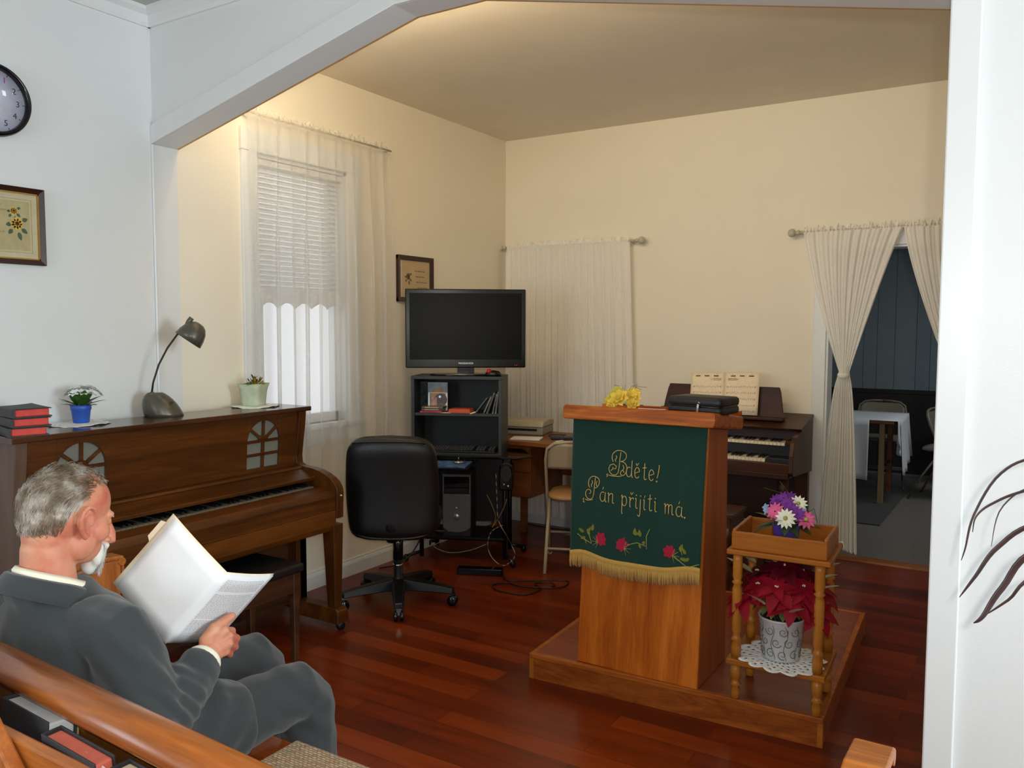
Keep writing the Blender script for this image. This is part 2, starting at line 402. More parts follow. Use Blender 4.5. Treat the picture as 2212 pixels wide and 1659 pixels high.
# rear of the nave with two windows, right wall
mb = MB()
RW = [(-2.5, -1.3)]
for a, b in ((XL-.1, -2.5), (-1.3, 3.1)): mb.box(a, b, -3.3, -3.2, 0, ZC)
for a, b in RW: mb.box(a, b, -3.3, -3.2, 0, .85); mb.box(a, b, -3.3, -3.2, 2.45, ZC)
S('wall_rear', mb, WALL)
mb = MB()
for b in ((-3.3, .95, 0, ZC), (2.15, YO, 0, ZC), (.95, 2.15, 0, .8), (.95, 2.15, 2.4, ZC)): mb.box(3.0, 3.1, *b)
S('wall_right', mb, WALL)
def basepro(h=.1): return [(0, 0), (.016, 0), (.016, h*.72), (.012, h*.86), (.008, h*.9), (.008, h), (0, h)]
mb = MB().prism([(XL+x, z) for x, z in basepro()], 'Y', -3.2, YB); S('baseboard_left', mb, TRIM)
mb = MB()
for a, b in ((XL+.02, -1.115), (-.11, .9)): mb.prism([(YB-x, z) for x, z in basepro()], 'X', a, b)
S('baseboard_back', mb, TRIM)
# doorway casing, threshold
mb = MB()
mb.box(DX0-.075, DX0+.002, YB-.018, YB, 0, DZ+.07); mb.box(DX1-.002, DX1+.075, YB-.018, YB, 0, DZ+.07); mb.box(DX0-.075, DX1+.075, YB-.02, YB, DZ-.002, DZ+.075)
mb.box(DX0-.001, DX0+.016, YB-.005, YB+.14, 0, DZ); mb.box(DX1-.016, DX1+.001, YB-.005, YB+.14, 0, DZ); mb.box(DX0, DX1, YB-.005, YB+.14, DZ-.016, DZ+.002)
S('door_1', mb, TRIM, bev=.003)
mb = MB().prism([(5.57, 0), (5.575, .012), (5.6, .02), (5.65, .018), (5.665, 0)], 'X', DX0-.1, DX1+.1); S('trim_7', mb, wood('threshold_oak', (130, 70, 24), (180, 108, 46), 'X', 12, 12, .3))
# the room beyond the doorway
mb = MB()
x = -2.6
k = 0
while x < 1.6:
    wdt = [.2, .13, .17][k % 3]; mb.box(x+.004, min(x+wdt, 1.6), 9.28, 9.3, .86, 2.5); x += wdt; k += 1
mb.box(-2.6, 1.6, 9.3, 9.4, 0, 2.5); S('wall_room_back', mb, PANEL)
mb = MB().box(-2.6, 1.6, 9.26, 9.3, 0, .83); mb.box(-2.6, 1.6, 9.25, 9.3, .83, .87); S('trim_8', mb, WAINS)
mb = MB().box(-2.7, -2.6, YB+.12, 9.4, 0, 2.5); S('wall_room_left', mb, PANEL)
mb = MB().box(1.6, 1.7, YB+.12, 9.4, 0, 2.5); S('wall_room_right', mb, PANEL)
# window_1: casing, two sashes, panes, stool
xi = XL+.018
mb = MB()
mb.box(XL-.005, xi, WY0-.10, WY0+.002, WZ0-.02, WZ1+.11); mb.box(XL-.005, xi, WY1-.002, WY1+.12, WZ0-.02, WZ1+.11); mb.box(XL-.004, xi+.004, WY0-.104, WY1+.124, WZ1, WZ1+.115)
mb.box(XL-.1, XL+.03, WY0-.13, WY1+.15, WZ0-.03, WZ0); mb.box(XL-.004, xi-.002, WY0-.098, WY1+.118, WZ0-.12, WZ0-.03)
for y in (WY0, WY1-.02): mb.box(XL-.135, XL, y, y+.02, WZ0, WZ1)
mb.box(XL-.135, XL, WY0, WY1, WZ1-.02, WZ1)
win = S('window_1', mb, TRIM, bev=.003); RM[win.name] = Matrix()
def sash(z0, z1, x):
    m = MB(); a, b = WY0+.02, WY1-.02
    m.box(x, x+.032, a, a+.05, z0, z1); m.box(x, x+.032, b-.05, b, z0, z1); m.box(x, x+.032, a, b, z0, z0+.055); m.box(x, x+.032, a, b, z1-.045, z1)
    f = P('sash', m, TRIM, win, bev=.003)
    P('pane', MB().box(x+.013, x+.018, a+.045, b-.045, z0+.05, z1-.04), GLASS, f)
sash(WZ0, 1.70, XL-.07); sash(1.66, WZ1-.02, XL-.11)
# white blind drawn over the upper sash, scalloped valance at its lower edge
bl = T('window_blind', 'white slatted blind lowered over the upper half of the tall window', 'blind', (XL-.03, 3.285, WZ1-.05))
P('head_rail', MB().box(XL-.05, XL-.01, WY0+.024, WY1-.024, WZ1-.055, WZ1-.022), TRIM, bl, bev=.003)
BLM = plain('blind_white', (225, 228, 228), .5)
m = MB(); z = WZ1-.07
while z > 1.70:
    m.obox((XL-.03, 3.285, z), (.034, WY1-WY0-.05, .0015), (0, R(48), 0)); z -= .027
P('slats', m, BLM, bl)
m = MB()
def val(u, v):
    y = WY0+.026+u*(WY1-WY0-.052); return (XL-.012+.004*sin(u*60), y, 1.70-v*(.10-.03*abs(sin(u*pi*5))))
m.grid(val, 60, 4); P('valance', m, BLM, bl, solid=.002)
# the rear windows are glazed too
for i, (a, b) in enumerate(RW):
    m = MB()
    m.box(a-.08, a, -3.2, -3.18, .8, 2.53); m.box(b, b+.08, -3.2, -3.18, .8, 2.53); m.box(a-.08, b+.08, -3.2, -3.18, 2.45, 2.53); m.box(a-.1, b+.1, -3.25, -3.15, .8, .85); m.box(a, b, -3.27, -3.24, 1.62, 1.68)
    S('window_%d' % (i+2), m, TRIM, bev=.003)
# ============================================================ PIANO AND WHAT STANDS ON IT
pn = T('upright_piano', 'brown walnut upright piano with round-arched fretwork grilles standing against the left wall', 'piano', (-3.22, 2.25, 0))
Y0, Y1 = 1.54, 2.96
XB = XL+.09
P('lid', MB().box(XB-.01, -3.045, Y0-.02, Y1+.015, 1.077, 1.10), PIANOT, pn, bev=.004)
sidep = [(XB, .05), (-3.08, .05), (-3.08, .60), (-2.82, .56), (-2.815, .69)]+[(-2.815-.235*(1-cos(R(a))) , .69+.108*sin(R(a))) for a in range(12, 91, 13)]+[(-3.07, .799), (-3.094, .812), (-3.098, .85), (-3.088, .92), (-3.075, 1.0), (-3.066, 1.077), (XB, 1.077)]
for a in (Y0, Y1-.045): P('side_panel', MB().prism(sidep, 'Y', a, a+.045), PIANOV if a > 2 else PSIDE, pn, bev=.003)
# front board with two pierced round-arched grilles
def fx(z): return -3.082 - (1.077-z)*.075
def arch_outline(yc, hw, zb, zs, n=8):
    return [(yc-hw, zb), (yc-hw, zs)]+[(yc+hw*cos(R(a)), zs+hw*sin(R(a))) for a in [180-180*i/n for i in range(1, n)]]+[(yc+hw, zs), (yc+hw, zb)]
def front_board():
    m = MB(); ya, yb, za, zb_ = Y0+.045, Y1-.045, .80, 1.077
    holes = [(1.80, .1), (2.705, .1)]
    def strip(y0, y1, z0, z1): m.box(-.012, 0, y0, y1, z0, z1)
    def place(b):
        for v in b.verts: v.co.x = v.co.x + fx(v.co.z)
    cuts = [ya]+[q for c, h in holes for q in (c-h, c+h)]+[yb]
    for i in (0, 2, 4): strip(cuts[i], cuts[i+1], za, zb_)
    for c, h in holes:
        zs, zl = .95, .82
        strip(c-h, c+h, za, zl)
        n = 16
        arcp = [(c+h*cos(R(180-180*i/n)), zs+h*sin(R(180-180*i/n))) for i in range(n+1)]
        for p, q in zip(arcp, arcp[1:]):
            m.prism([p, q, (q[0], zb_), (p[0], zb_)], 'X', -.012, 0)
        # bars of the fretwork
        m.box(-.012, -.002, c-.007, c+.007, zl, zs); m.box(-.012, -.002, c-h, c+h, zs-.072, zs-.058); m.box(-.012, -.002, c-h, c+h, zs-.007, zs+.007)
        for a in (38, 90, 142):
            d = Vector((0, cos(R(a)), sin(R(a)))); m.beam(Vector((-.007, c, zs))+d*.03, Vector((-.007, c, zs))+d*h, .013, .009, (1, 0, 0))
        m.prism([(c+.03*cos(R(180-22.5*i)), zs+.03*sin(R(180-22.5*i))) for i in range(9)], 'X', -.012, -.002)
    place(m.bm); return m
P('front_board', front_board(), PIANO, pn, bev=.0015, seg=1)
GRC = fabric('grey_grille_cloth', (124, 124, 112), scale=900, var=.2)
for c in (1.80, 2.705):
    m = MB(); m.box(-.022, -.016, c-.105, c+.105, .81, 1.06)
    for v in m.bm.verts: v.co.x += fx(v.co.z)
    P('grille_cloth', m, GRC, pn)
P('back_board', MB().box(XB, XB+.02, Y0+.045, Y1-.045, .06, 1.077), PIANOV, pn)
P('lower_board', MB().box(-3.16, -3.14, Y0+.045, Y1-.045, .08, .52), BENCHW, pn)
P('shelf_moulding', MB().prism([(-3.105, .80), (-3.06, .80), (-3.05, .79), (-3.105, .77)], 'Y', Y0+.045, Y1-.045), PIANO, pn, bev=.002)
P('fallboard', MB().prism([(-3.10, .785), (-3.06, .79), (-2.962, .754), (-2.966, .738), (-3.10, .758)], 'Y', Y0+.045, Y1-.045), PIANO, pn, bev=.003)
P('key_bed', MB().prism([(-3.14, .52), (-2.84, .50), (-2.825, .53), (-2.825, .60), (-3.14, .64)], 'Y', Y0+.045, Y1-.045), PIANO, pn, bev=.004)
P('key_slip', MB().prism([(-2.94, .60), (-2.83, .60), (-2.83, .672), (-2.86, .698), (-2.94, .708)], 'Y', Y0+.045, Y1-.045), PIANO, pn, bev=.004)
ya, yb = Y0+.075, Y1-.075; nk = 52; kw = (yb-ya)/nk
SHADED_IVORY = plain('shaded_keys', (112, 102, 86), .35, var=.05)  # ivory keys with their shade painted in as a darker colour
for i in range(nk):
    P('white_key', MB().box(-3.08, -2.945, ya+i*kw+.0008, ya+(i+1)*kw-.0008, .690, .712), SHADED_IVORY, pn)
    if i % 7 in (0, 1, 3, 4, 5) and i < nk-1:
        y = ya+(i+1)*kw; P('black_key', MB().box(-3.08, -2.962, y-.0055, y+.0055, .712, .722), BLACK, pn)
for a, b in ((Y0, Y0+.07), (Y1-.07, Y1)):
    m = MB(); c = (a+b)/2
    r1 = [(-2.90, a+.002), (-2.82, a+.002), (-2.82, b-.002), (-2.90, b-.002)]; r0 = [(-2.88, a+.012), (-2.826, a+.012), (-2.826, b-.012), (-2.88, b-.012)]
    m.skin([m.ring([(x, y, .11) for x, y in r0]), m.ring([(x, y, .53) for x, y in r1])], smooth=False)
    P('leg', m, PIANOV, pn, bev=.004)
    P('toe_block', MB().prism([(-3.14, .035), (-2.80, .035), (-2.80, .10), (-2.815, .112), (-3.14, .112)], 'Y', a, b), PIANO, pn, bev=.004)
    P('rear_post', MB().box(-3.14, -3.08, a, b, .1, .56), PIANOV, pn, bev=.003)
    m = MB().lathe([(.004, -.012), (.019, -.012), (.022, -.006), (.022, .006), (.019, .012), (.004, .012)], M=Matrix.Translation((-2.815, c, .022)) @ Matrix.Rotation(R(70), 4, 'Z') @ Matrix.Rotation(R(90), 4, 'X'))
    m.box(-2.835, -2.812, c-.012, c+.012, .028, .04)
    P('caster', m, BLACKM, pn)
for y in (2.10, 2.25, 2.40): P('pedal', MB().tube([(-3.13, y, .07), (-3.0, y, .065), (-2.97, y, .055)], [.012, .013, .016], 8, flat=.5), BRASS, pn)
m = MB().lathe([(.001, -.004), (.009, -.004), (.007, .006), (.003, .011), (.001, .012)], M=Matrix.Translation((-2.816, 2.937, .672)) @ Matrix.Rotation(R(90), 4, 'Y'), seg=12)
P('key_lid_knob', m, BRASS, pn)

# black hymn books with red edges
HB = ['topmost black hymn book with faded red edges in the stack on the piano', 'middle black hymn book with red edges in the stack on the piano', 'lowest black hymn book with red edges resting on the left end of the piano lid']
for i in range(3):
    z = 1.10+.034*(2-i); ang = R(78+[4, 1, -2][i])
    rt_ = T('hymn_book', HB[i], 'book', (-3.150+[.0, .004, .008][i], 1.612+[.004, .003, -.004][i], z), ang, 'black hymn books stacked on the piano')
    hx, hy = .064, .095; t = .034
    m = MB().box(-hx+.006, hx-.007, -hy+.004, hy-.004, .003, t-.003)
    P('page_block', m, RED, rt_, local=True, bev=.004)
    m = MB()
    m.box(-hx, hx, -hy, hy, 0, .003); m.grid(lambda u, v: (-hx+2*hx*u, -hy+2*hy*v, t-.003+.002*(u**3)*(.5 if i else 2.2)*(v**2)), 8, 8); m.prism([(-hx-.004, .002), (-hx-.006, t/2), (-hx-.004, t-.002), (-hx+.004, t-.002), (-hx+.004, .002)], 'Y', -hy, hy)
    P('cover', m, BOOKB, rt_, local=True, solid=.0025)
def doily(name, label, c, r, n, amp=.06, sy=1.0, group=None, mat=None, holes=True):
    """thin scalloped crochet mat with pierced rings"""
    m = MB(); rings = []; seg = n*6
    prof = [0.02, .15, .26, .36, .45, .53, .60, .67, .74, .81, .87, .93, 1.0]
    for q, t in enumerate(prof):
        pts = []
        for k in range(seg):
            a = 2*pi*k/seg; sc = 1+(amp*abs(sin(a*n/2)) - amp*.5)*max(0, t-.6)/.4
            zz = .0012 + .0012*sin(a*n)*t + (.004*sin(a*3+1)*t*t if amp > .05 else 0)+.002
            pts.append((c[0]+r*t*sc*cos(a), c[1]+r*t*sc*sy*sin(a), c[2]+zz))
        rings.append(m.ring(pts))
    for q in range(len(rings)-1):
        for k in range(seg):
            if holes and q in (3, 5, 7, 9) and (k+q//2) % 3 == 0: continue
            m._f([rings[q][k], rings[q][(k+1) % seg], rings[q+1][(k+1) % seg], rings[q+1][k]], True)
    m._f(rings[0])
    return one(name, m, mat or DOILY, label, 'doily', c, group, solid=.0018)
doily('crochet_doily', 'white oval doily under the blue flower pot on the piano', (-3.265, 1.895, 1.10), .115, 10, .07, 1.0)
doily('crochet_doily', 'cream scalloped doily under the pale green pot at the right end of the piano', (-3.26, 2.80, 1.10), .115, 12, .06, 1.0)
# blue pot with white artificial flowers
bp = T('flower_pot', 'small blue pot of white artificial flowers on the piano beside the books', 'flower pot', (-3.278, 1.912, 1.104))
BLUE = plain('blue_glazed_pot', (44, 92, 190), .4, var=.08)
c = Vector((-3.278, 1.912, 1.104))
P('pot', MB().lathe([(.02, 0), (.029, 0), (.031, .004), (.036, .052), (.0385, .053), (.0405, .073), (.036, .074), (.033, .056), (.02, .054)], c, 28), BLUE, bp)
random.seed(3)
m = MB()
for i in range(15):
    a = 2*pi*i/15+random.uniform(-.2, .2); el = R(random.uniform(18, 62)); d = Vector((cos(a)*cos(el), sin(a)*cos(el), sin(el)))
    leaf(m, c+Vector((0, 0, .06))+d*.012, d, random.uniform(.06, .092), random.uniform(.034, .05), curl=.2)
P('leaves', m, GREENL, bp)
m = MB()
for i in range(5): m.tube([c+Vector((.006*cos(i*1.3), .006*sin(i*1.3), .054)), c+Vector((.02*cos(i*1.3), .02*sin(i*1.3), .10))], .0022, 6)
P('stems', m, plain('pale_stem', (150, 150, 120), .6), bp)
WFL = plain('white_petal', (236, 238, 236), .6, var=.03)
def blossom(mb, p, d, r, npet=6, cup=.3, w_=.7):
    d = Vector(d).normalized(); a = d.cross(Vector((.3, .9, .1))).normalized(); b = a.cross(d)
    for k in range(npet):
        t = 2*pi*k/npet; q = (a*cos(t)+b*sin(t)); leaf(mb, Vector(p)+q*r*.1, (q+d*cup), r, r*w_, upv=d, curl=.15, n=4, fold=.25)
for i in range(13):
    a = i*2.4; rr = .012+.05*math.sqrt(i/13); p = c+Vector((rr*cos(a)*.9, rr*sin(a)+.012, .128+.018*cos(rr*30)+random.uniform(-.008, .008)))
    m = MB(); blossom(m, p, p-(c+Vector((0, 0, .06))), .024, 7); P('blossom', m, WFL, bp)
m = MB()
for i in range(16):
    a = random.uniform(0, 6.28); p = c+Vector((.03*cos(a), .03*sin(a)+.02, .12)); d = Vector((cos(a)*.4, .6+.3*sin(a), random.uniform(-.3, .5))); m.tube([p, p+d*.022, p+d*.036+Vector((0, 0, -.006))], [.0012, .001, .0006], 5)
P('sprigs', m, WFL, bp)
# pale green waisted square pot with a small succulent
gp = T('succulent_pot', 'pale green square flared pot with a small orange-tipped succulent on the piano', 'flower pot', (-3.27, 2.80, 1.104), R(20))
PALEG = plain('pale_green_ceramic', (196, 206, 176), .4, var=.1, vs_=25); RIMG = plain('green_rim', (142, 186, 104), .4)
m = MB(); rings = []
for hw, z in ((.047, 0), (.05, .004), (.053, .05), (.058, .085), (.067, .106), (.063, .106), (.052, .08), (.03, .076)):
    P4 = []
    for k in range(24):
        a = 2*pi*k/24+pi/4; cx, cy = cos(a), sin(a); s_ = 1/max(abs(cx), abs(cy))*.92; s_ = min(s_, 1.22); P4.append((hw*cx*s_, hw*cy*s_, z+(.006*abs(sin(2*(a))) if z > .1 else 0)))
    rings.append(m.ring(P4))
m.skin(rings); P('pot', m, PALEG, gp, local=True)
m = MB().lathe([(.066, .098), (.0755, .104), (.0755, .1075), (.066, .1075)], (0, 0, 0), 24, caps=False); 
for v in m.bm.verts:
    a = math.atan2(v.co.y, v.co.x); r_ = math.hypot(v.co.x, v.co.y); s_ = min(.92/max(abs(cos(a)), abs(sin(a))), 1.22); v.co.x, v.co.y = cos(a)*r_*s_*.88, sin(a)*r_*s_*.88; v.co.z += .006*abs(sin(2*a))
P('rim', m, RIMG, gp, local=True)
SUC = plain('succulent_leaf', (88, 96, 34), .5, var=.3, vs_=60); ORG = plain('orange_flower', (204, 138, 50), .5, var=.2, vs_=60)
m = MB(); m2 = MB(); random.seed(5)
for i in range(60):
    a = random.uniform(0, 6.28); rr = random.uniform(0, .034); p = Vector((rr*cos(a)+.01, rr*sin(a), .088+random.uniform(0, .058)*(1-rr*12))); d = Vector((cos(a), sin(a), random.uniform(.5, 1.6)))
    leaf(m if i % 3 else m2, p, d, random.uniform(.02, .03), .013, curl=-.1, n=3)
P('rosette', m, SUC, gp, local=True); P('flower_tips', m2, ORG, gp, local=True)
# desk lamp
LM = plain('bronze_grey_lamp', (92, 88, 76), .34, metal=.35, var=.08)
lp = T('desk_lamp', 'bronze desk lamp with domed foot, thin curved arm and bowl shade standing on the piano', 'lamp', (-3.26, 2.285, 1.10), R(52))
# local x runs along the arm towards the shade
m = MB(); rings = []
for t in [0, .12, .3, .5, .7, .85, .95, 1.0]:
    z = .105*t; sx = .082*math.sqrt(max(0, 1-(t*.92)**2.0)); shift = -.036*t; sy = .072*math.sqrt(max(0, 1-(t*.95)**2.2))
    rings.append(m.ring([(shift+sx*cos(2*pi*k/28), sy*sin(2*pi*k/28), z) for k in range(28)]))
m.skin(rings); P('base', m, LM, lp, local=True)
P('hinge', MB().lathe([(.002, -.03), (.012, -.03), (.012, .03), (.002, .03)], M=Matrix.Translation((-.05, 0, .098)) @ Matrix.Rotation(R(90), 4, 'X'), seg=14), LM, lp, local=True)
P('switch', MB().obox((.034, -.052, .062), (.014, .01, .008)), BLACK, lp, local=True, bev=.002)
armp = [(-.05, 0, .10), (-.043, 0, .15), (-.018, 0, .23), (.02, 0, .305), (.062, 0, .365), (.10, 0, .402)]
P('arm', MB().tube(armp, .0042, 8), plain('dark_arm', (48, 34, 30), .4, metal=.5), lp, local=True)
Msh = Matrix.Translation((.112, 0, .398)) @ Matrix.Rotation(R(36), 4, 'Y')
pr = [(.006, .052), (.02, .05), (.036, .04), (.05, .02), (.059, -.008), (.064, -.04), (.0625, -.04), (.057, -.008), (.046, .016), (.02, .04), (.004, .042)]
P('shade', MB().lathe(pr, M=Msh @ Matrix.Translation((.03, 0, -.012)), seg=30), LM, lp, local=True)
P('shade_neck', MB().tube([(.096, 0, .398), (.113, 0, .425), (.125, 0, .44)], [.008, .012, .012], 10), LM, lp, local=True)
P('shade_knob', MB().lathe([(.001, -.05), (.004, -.05), (.004, -.066), (.001, -.068)], M=Msh @ Matrix.Translation((-.012, -.03, .02)), seg=8), LM, lp, local=True)
# piano bench
bn = T('piano_bench', 'low piano bench with padded black top drawn up to the keyboard', 'bench', (-2.87, 2.2, 0))
P('seat', MB().box(-3.05, -2.69, 1.83, 2.575, .405, .445), LEATHER, bn, bev=.012, seg=3)
m = MB(); m.box(-3.03, -2.71, 1.85, 1.87, .315, .405); m.box(-3.03, -2.71, 2.535, 2.555, .315, .405); m.box(-3.03, -3.01, 1.87, 2.535, .315, .405); m.box(-2.73, -2.71, 1.87, 2.535, .315, .405)
P('apron', m, BENCHW, bn, bev=.002)
for x in (-3.015, -2.725):
    for y in (1.865, 2.54):
        m = MB(); q = .02; r_ = .013
        m.skin([m.ring([(x-r_, y-r_, 0), (x+r_, y-r_, 0), (x+r_, y+r_, 0), (x-r_, y+r_, 0)]), m.ring([(x-q, y-q, .405), (x+q, y-q, .405), (x+q, y+q, .405), (x-q, y+q, .405)])], smooth=False)
        P('leg', m, BENCHW, bn, bev=.003)

# ============================================================ ON THE LEFT WALL
ck = T('wall_clock', 'round white wall clock with thick black rim high on the left wall', 'clock', (XL, 1.67, 2.37))
Mx = Matrix.Translation((XL, 1.67, 2.37)) @ Matrix(((0, 0, 1, 0), (1, 0, 0, 0), (0, 1, 0, 0), (0, 0, 0, 1)))
P('rim', MB().lathe([(.121, .004), (.121, .03), (.126, .038), (.134, .036), (.14, .022), (.14, 0), (.121, 0)], M=Mx, seg=56, caps=False), BLACKG, ck)
P('dial', MB().lathe([(.001, .01), (.122, .01), (.122, .006), (.001, .006)], M=Mx, seg=48), plain('dial_white', (222, 220, 234), .5), ck)
DK = plain('numeral_black', (40, 40, 44), .6)
for h in range(1, 13):
    a = R(90-30*h); Mt = Mx @ Matrix.Translation((.094*cos(a), .094*sin(a), .0106))
    P('numeral', text_mb(str(h), .032, Mt), plain('numeral_magenta', (170, 50, 150), .6) if h == 1 else DK, ck)
m = MB()
for k in range(12):
    a = R(30*k); m.beam(Mx @ Vector((.111*cos(a), .111*sin(a), .0108)), Mx @ Vector((.120*cos(a), .120*sin(a), .0108)), .0022, .0008, (1, 0, 0))
P('hour_marks', m, DK, ck)
for nm, L, a, wd in (('hour_hand', .055, 140, .006), ('minute_hand', .085, 200, .004)):
    P(nm, MB().beam(Mx @ Vector((-.012*cos(R(a)), -.012*sin(R(a)), .014)), Mx @ Vector((L*cos(R(a)), L*sin(R(a)), .014)), wd, .0012, (1, 0, 0)), DK, ck)
P('crystal', MB().lathe([(.001, .024), (.122, .02), (.122, .018), (.001, .022)], M=Mx, seg=40), GLASS, ck)

def rose_art(root, X, yc, zc, s, petal, petal2, leafm, stems=True, seed=1):
    """a painted rose: petals and leaves lying flat on the print"""
    random.seed(seed); nrm = Vector((1, 0, 0))
    def pt(u, v, h): return Vector((X+h, yc+u*s, zc+v*s))
    m = MB()
    for k in range(9):
        a = 2*pi*k/9+.3; d = Vector((0, cos(a), sin(a)*.95)); leaf(m, pt(0, 0, .0004)+d*s*.10, d, s*random.uniform(.32, .42), s*.32, upv=nrm, curl=0, fold=0, n=4)
    P('rose_petals', m, petal, root)
    m = MB()
    for k in range(6):
        a = 2*pi*k/6; d = Vector((0, cos(a), sin(a))); leaf(m, pt(.02, .02, .0008), d, s*.24, s*.2, upv=nrm, curl=0, fold=0, n=4)
    P('rose_heart', m, petal2, root)
    m = MB()
    for u, v, a, L in ((.3, -.3, -40, .5), (-.3, -.4, 230, .42), (.35, .25, 20, .4), (.1, -.55, -75, .6), (-.38, -.05, 190, .36)):
        leaf(m, pt(u, v, .0003), (0, cos(R(a)), sin(R(a))), s*L, s*.3, upv=nrm, curl=0, fold=0, n=5)
    P('rose_leaves', m, leafm, root)
def frame(root, y0, y1, z0, z1, wd, X=XL, d=.022, mat=FRAMEW):
    for nm, (a, b, c_, e) in (('rail', (y0, y1, z1-wd, z1)), ('rail', (y0, y1, z0, z0+wd)), ('stile', (y0, y0+wd, z0, z1)), ('stile', (y1-wd, y1, z0, z1))):
        m = MB()
        if nm == 'rail':
            q = 1 if c_ > (z0+z1)/2 else -1
            m.prism([(X, c_), (X+d*(.6 if q > 0 else 1), c_), (X+d*(1 if q > 0 else .6), e), (X, e)], 'Y', a, b)
        else:
            q = a < (y0+y1)/2
            v = [(X, a), (X+d*(1 if q else .6), a), (X+d*(.6 if q else 1), b), (X, b)]; m.prism(v, 'Z', c_, e)
        P(nm, m, mat, root, bev=.002)
fr = T('framed_picture', 'yellow rose print in a wide dark wood frame under the clock on the left wall', 'picture', (XL, 1.65, 1.745))
frame(fr, 1.45, 1.85, 1.745, 2.05, .022)
m = MB(); a0, a1, b0, b1 = 1.471, 1.829, 1.766, 2.029
for q in ((a0, a1, b1-.005, b1), (a0, a1, b0, b0+.005), (a0, a0+.005, b0, b1), (a1-.005, a1, b0, b1)): m.box(XL+.002, XL+.015, *q)
P('gilt_slip', m, GOLD, fr)
P('mat_board', MB().box(XL+.001, XL+.006, 1.472, 1.828, 1.767, 2.028), plain('cream_mount', (214, 200, 160), .8), fr)
P('print', MB().box(XL+.006, XL+.0066, 1.505, 1.795, 1.80, 1.995), plain('aged_print', (196, 180, 130), .8, var=.08, vs_=30), fr)
m = MB(); 
for q in ((1.497, 1.803, 2.002, 2.0035), (1.497, 1.803, 1.7925, 1.794), (1.497, 1.4985, 1.793, 2.003), (1.8015, 1.803, 1.793, 2.003)): m.box(XL+.006, XL+.0068, *q)
P('ruled_line', m, plain('mount_line', (176, 140, 100), .8), fr)
YEL = plain('rose_yellow', (226, 190, 74), .7, var=.15, vs_=60); YEL2 = plain('rose_deep_yellow', (214, 150, 40), .7, var=.15, vs_=60); LFB = plain('print_leaf', (74, 96, 66), .7, var=.25, vs_=60)
rose_art(fr, XL+.0068, 1.745, 1.905, .058, YEL, YEL2, LFB)
rose_art(fr, XL+.0068, 1.735, 1.955, .036, YEL, YEL2, LFB, seed=4)
m = MB()
for z_, n_ in ((1.975, 4), (1.955, 5), (1.87, 4), (1.84, 3)):
    y_ = 1.54
    for k in range(n_*3):
        L = random.uniform(.006, .014); m.tube([(XL+.0068, y_+L*t, z_+.003*sin(t*9+k)) for t in (0, .33, .66, 1)], .0006, 4); y_ += L+.003
P('handwriting', m, plain('script_brown', (90, 74, 50), .8), fr)
P('glazing', MB().box(XL+.011, XL+.0125, 1.472, 1.828, 1.767, 2.028), GLASS, fr)
f2 = T('framed_picture', 'small framed red rose verse partly hidden behind the television', 'picture', (XL, 4.255, 1.665))
frame(f2, 4.07, 4.44, 1.665, 1.963, .03)
P('mat_board', MB().box(XL+.001, XL+.006, 4.1, 4.41, 1.695, 1.933), plain('tan_print', (206, 176, 124), .8, var=.06, vs_=12), f2)
P('side_margin', MB().box(XL+.006, XL+.0064, 4.1, 4.125, 1.695, 1.933), plain('pale_margin', (214, 196, 182), .8), f2)
rose_art(f2, XL+.0066, 4.185, 1.83, .05, plain('rose_red', (150, 60, 48), .7, var=.2, vs_=60), plain('rose_brown', (120, 84, 44), .7), LFB)
m = MB()
for j, z_ in enumerate((1.868, 1.832, 1.796, 1.76)):
    y_ = 4.25+.01*j; wds = ((.012, 4), (.014, 3), (.013, 3), (.01, 3))[j]
    for k in range(6 if j != 1 else 5):
        L = random.uniform(.01, .02); m.tube([(XL+.0066, y_+L*t, z_+.005*sin(t*11+k)) for t in (0, .25, .5, .75, 1)], .0012, 4); y_ += L+.005
P('verse_lettering', m, plain('script_sepia', (112, 88, 50), .8), f2)
P('glazing', MB().box(XL+.011, XL+.0125, 4.1, 4.41, 1.695, 1.933), GLASS, f2)
# ============================================================ TELEVISION CORNER
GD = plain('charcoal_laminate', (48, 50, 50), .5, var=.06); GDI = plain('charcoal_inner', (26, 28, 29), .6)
dz = .70; ra = R(24); HC = Vector((-2.985, 4.145, dz)); M24 = Matrix.Translation(HC) @ Matrix.Rotation(ra, 4, 'Z')
ds = T('computer_desk', 'black metal computer trolley with glass top crammed into the corner', 'desk', (HC.x, HC.y, 0), ra)
TG = plain('black_glass', (14, 16, 17), .08)
P('desk_top', MB().prism([(-.30, -.02), (.40, -.05), (.48, .03), (.38, .33), (-.24, .36)], 'Z', dz-.012, dz), TG, ds, local=True, bev=.003)
for x, y in ((-.24, .06), (.30, .06), (-.2, .33), (.3, .30)):
    P('leg', MB().tube([(x, y, .03), (x, y, dz-.012)], .014, 10), BLACKM, ds, local=True)
for x, y, ang in ((-.24, .06, 200), (.30, .06, -50), (-.2, .33, 140), (.3, .30, 30)):
    m = MB().tube([(x, y, .06), (x+.06*cos(R(ang)), y+.06*sin(R(ang)), .045), (x+.1*cos(R(ang)), y+.1*sin(R(ang)), .03)], .011, 8)
    m.ell((x+.1*cos(R(ang)), y+.1*sin(R(ang)), .023), (.019, .019, .023)); P('foot', m, BLACKM, ds, local=True)
P('cross_rail', MB().tube([(-.24, .06, .15), (.30, .06, .15)], .009, 8), BLACKM, ds, local=True)
P('lower_shelf', MB().box(-.23, .30, .03, .35, .155, .168), BLACKM, ds, local=True, bev=.002)
P('back_panel', MB().box(-.22, .28, .35, .358, .2, .66), BLACK, ds, local=True)
P('side_bracket', MB().box(-.255, -.235, .0, .34, .42, .64), BLACKM, ds, local=True, bev=.003)
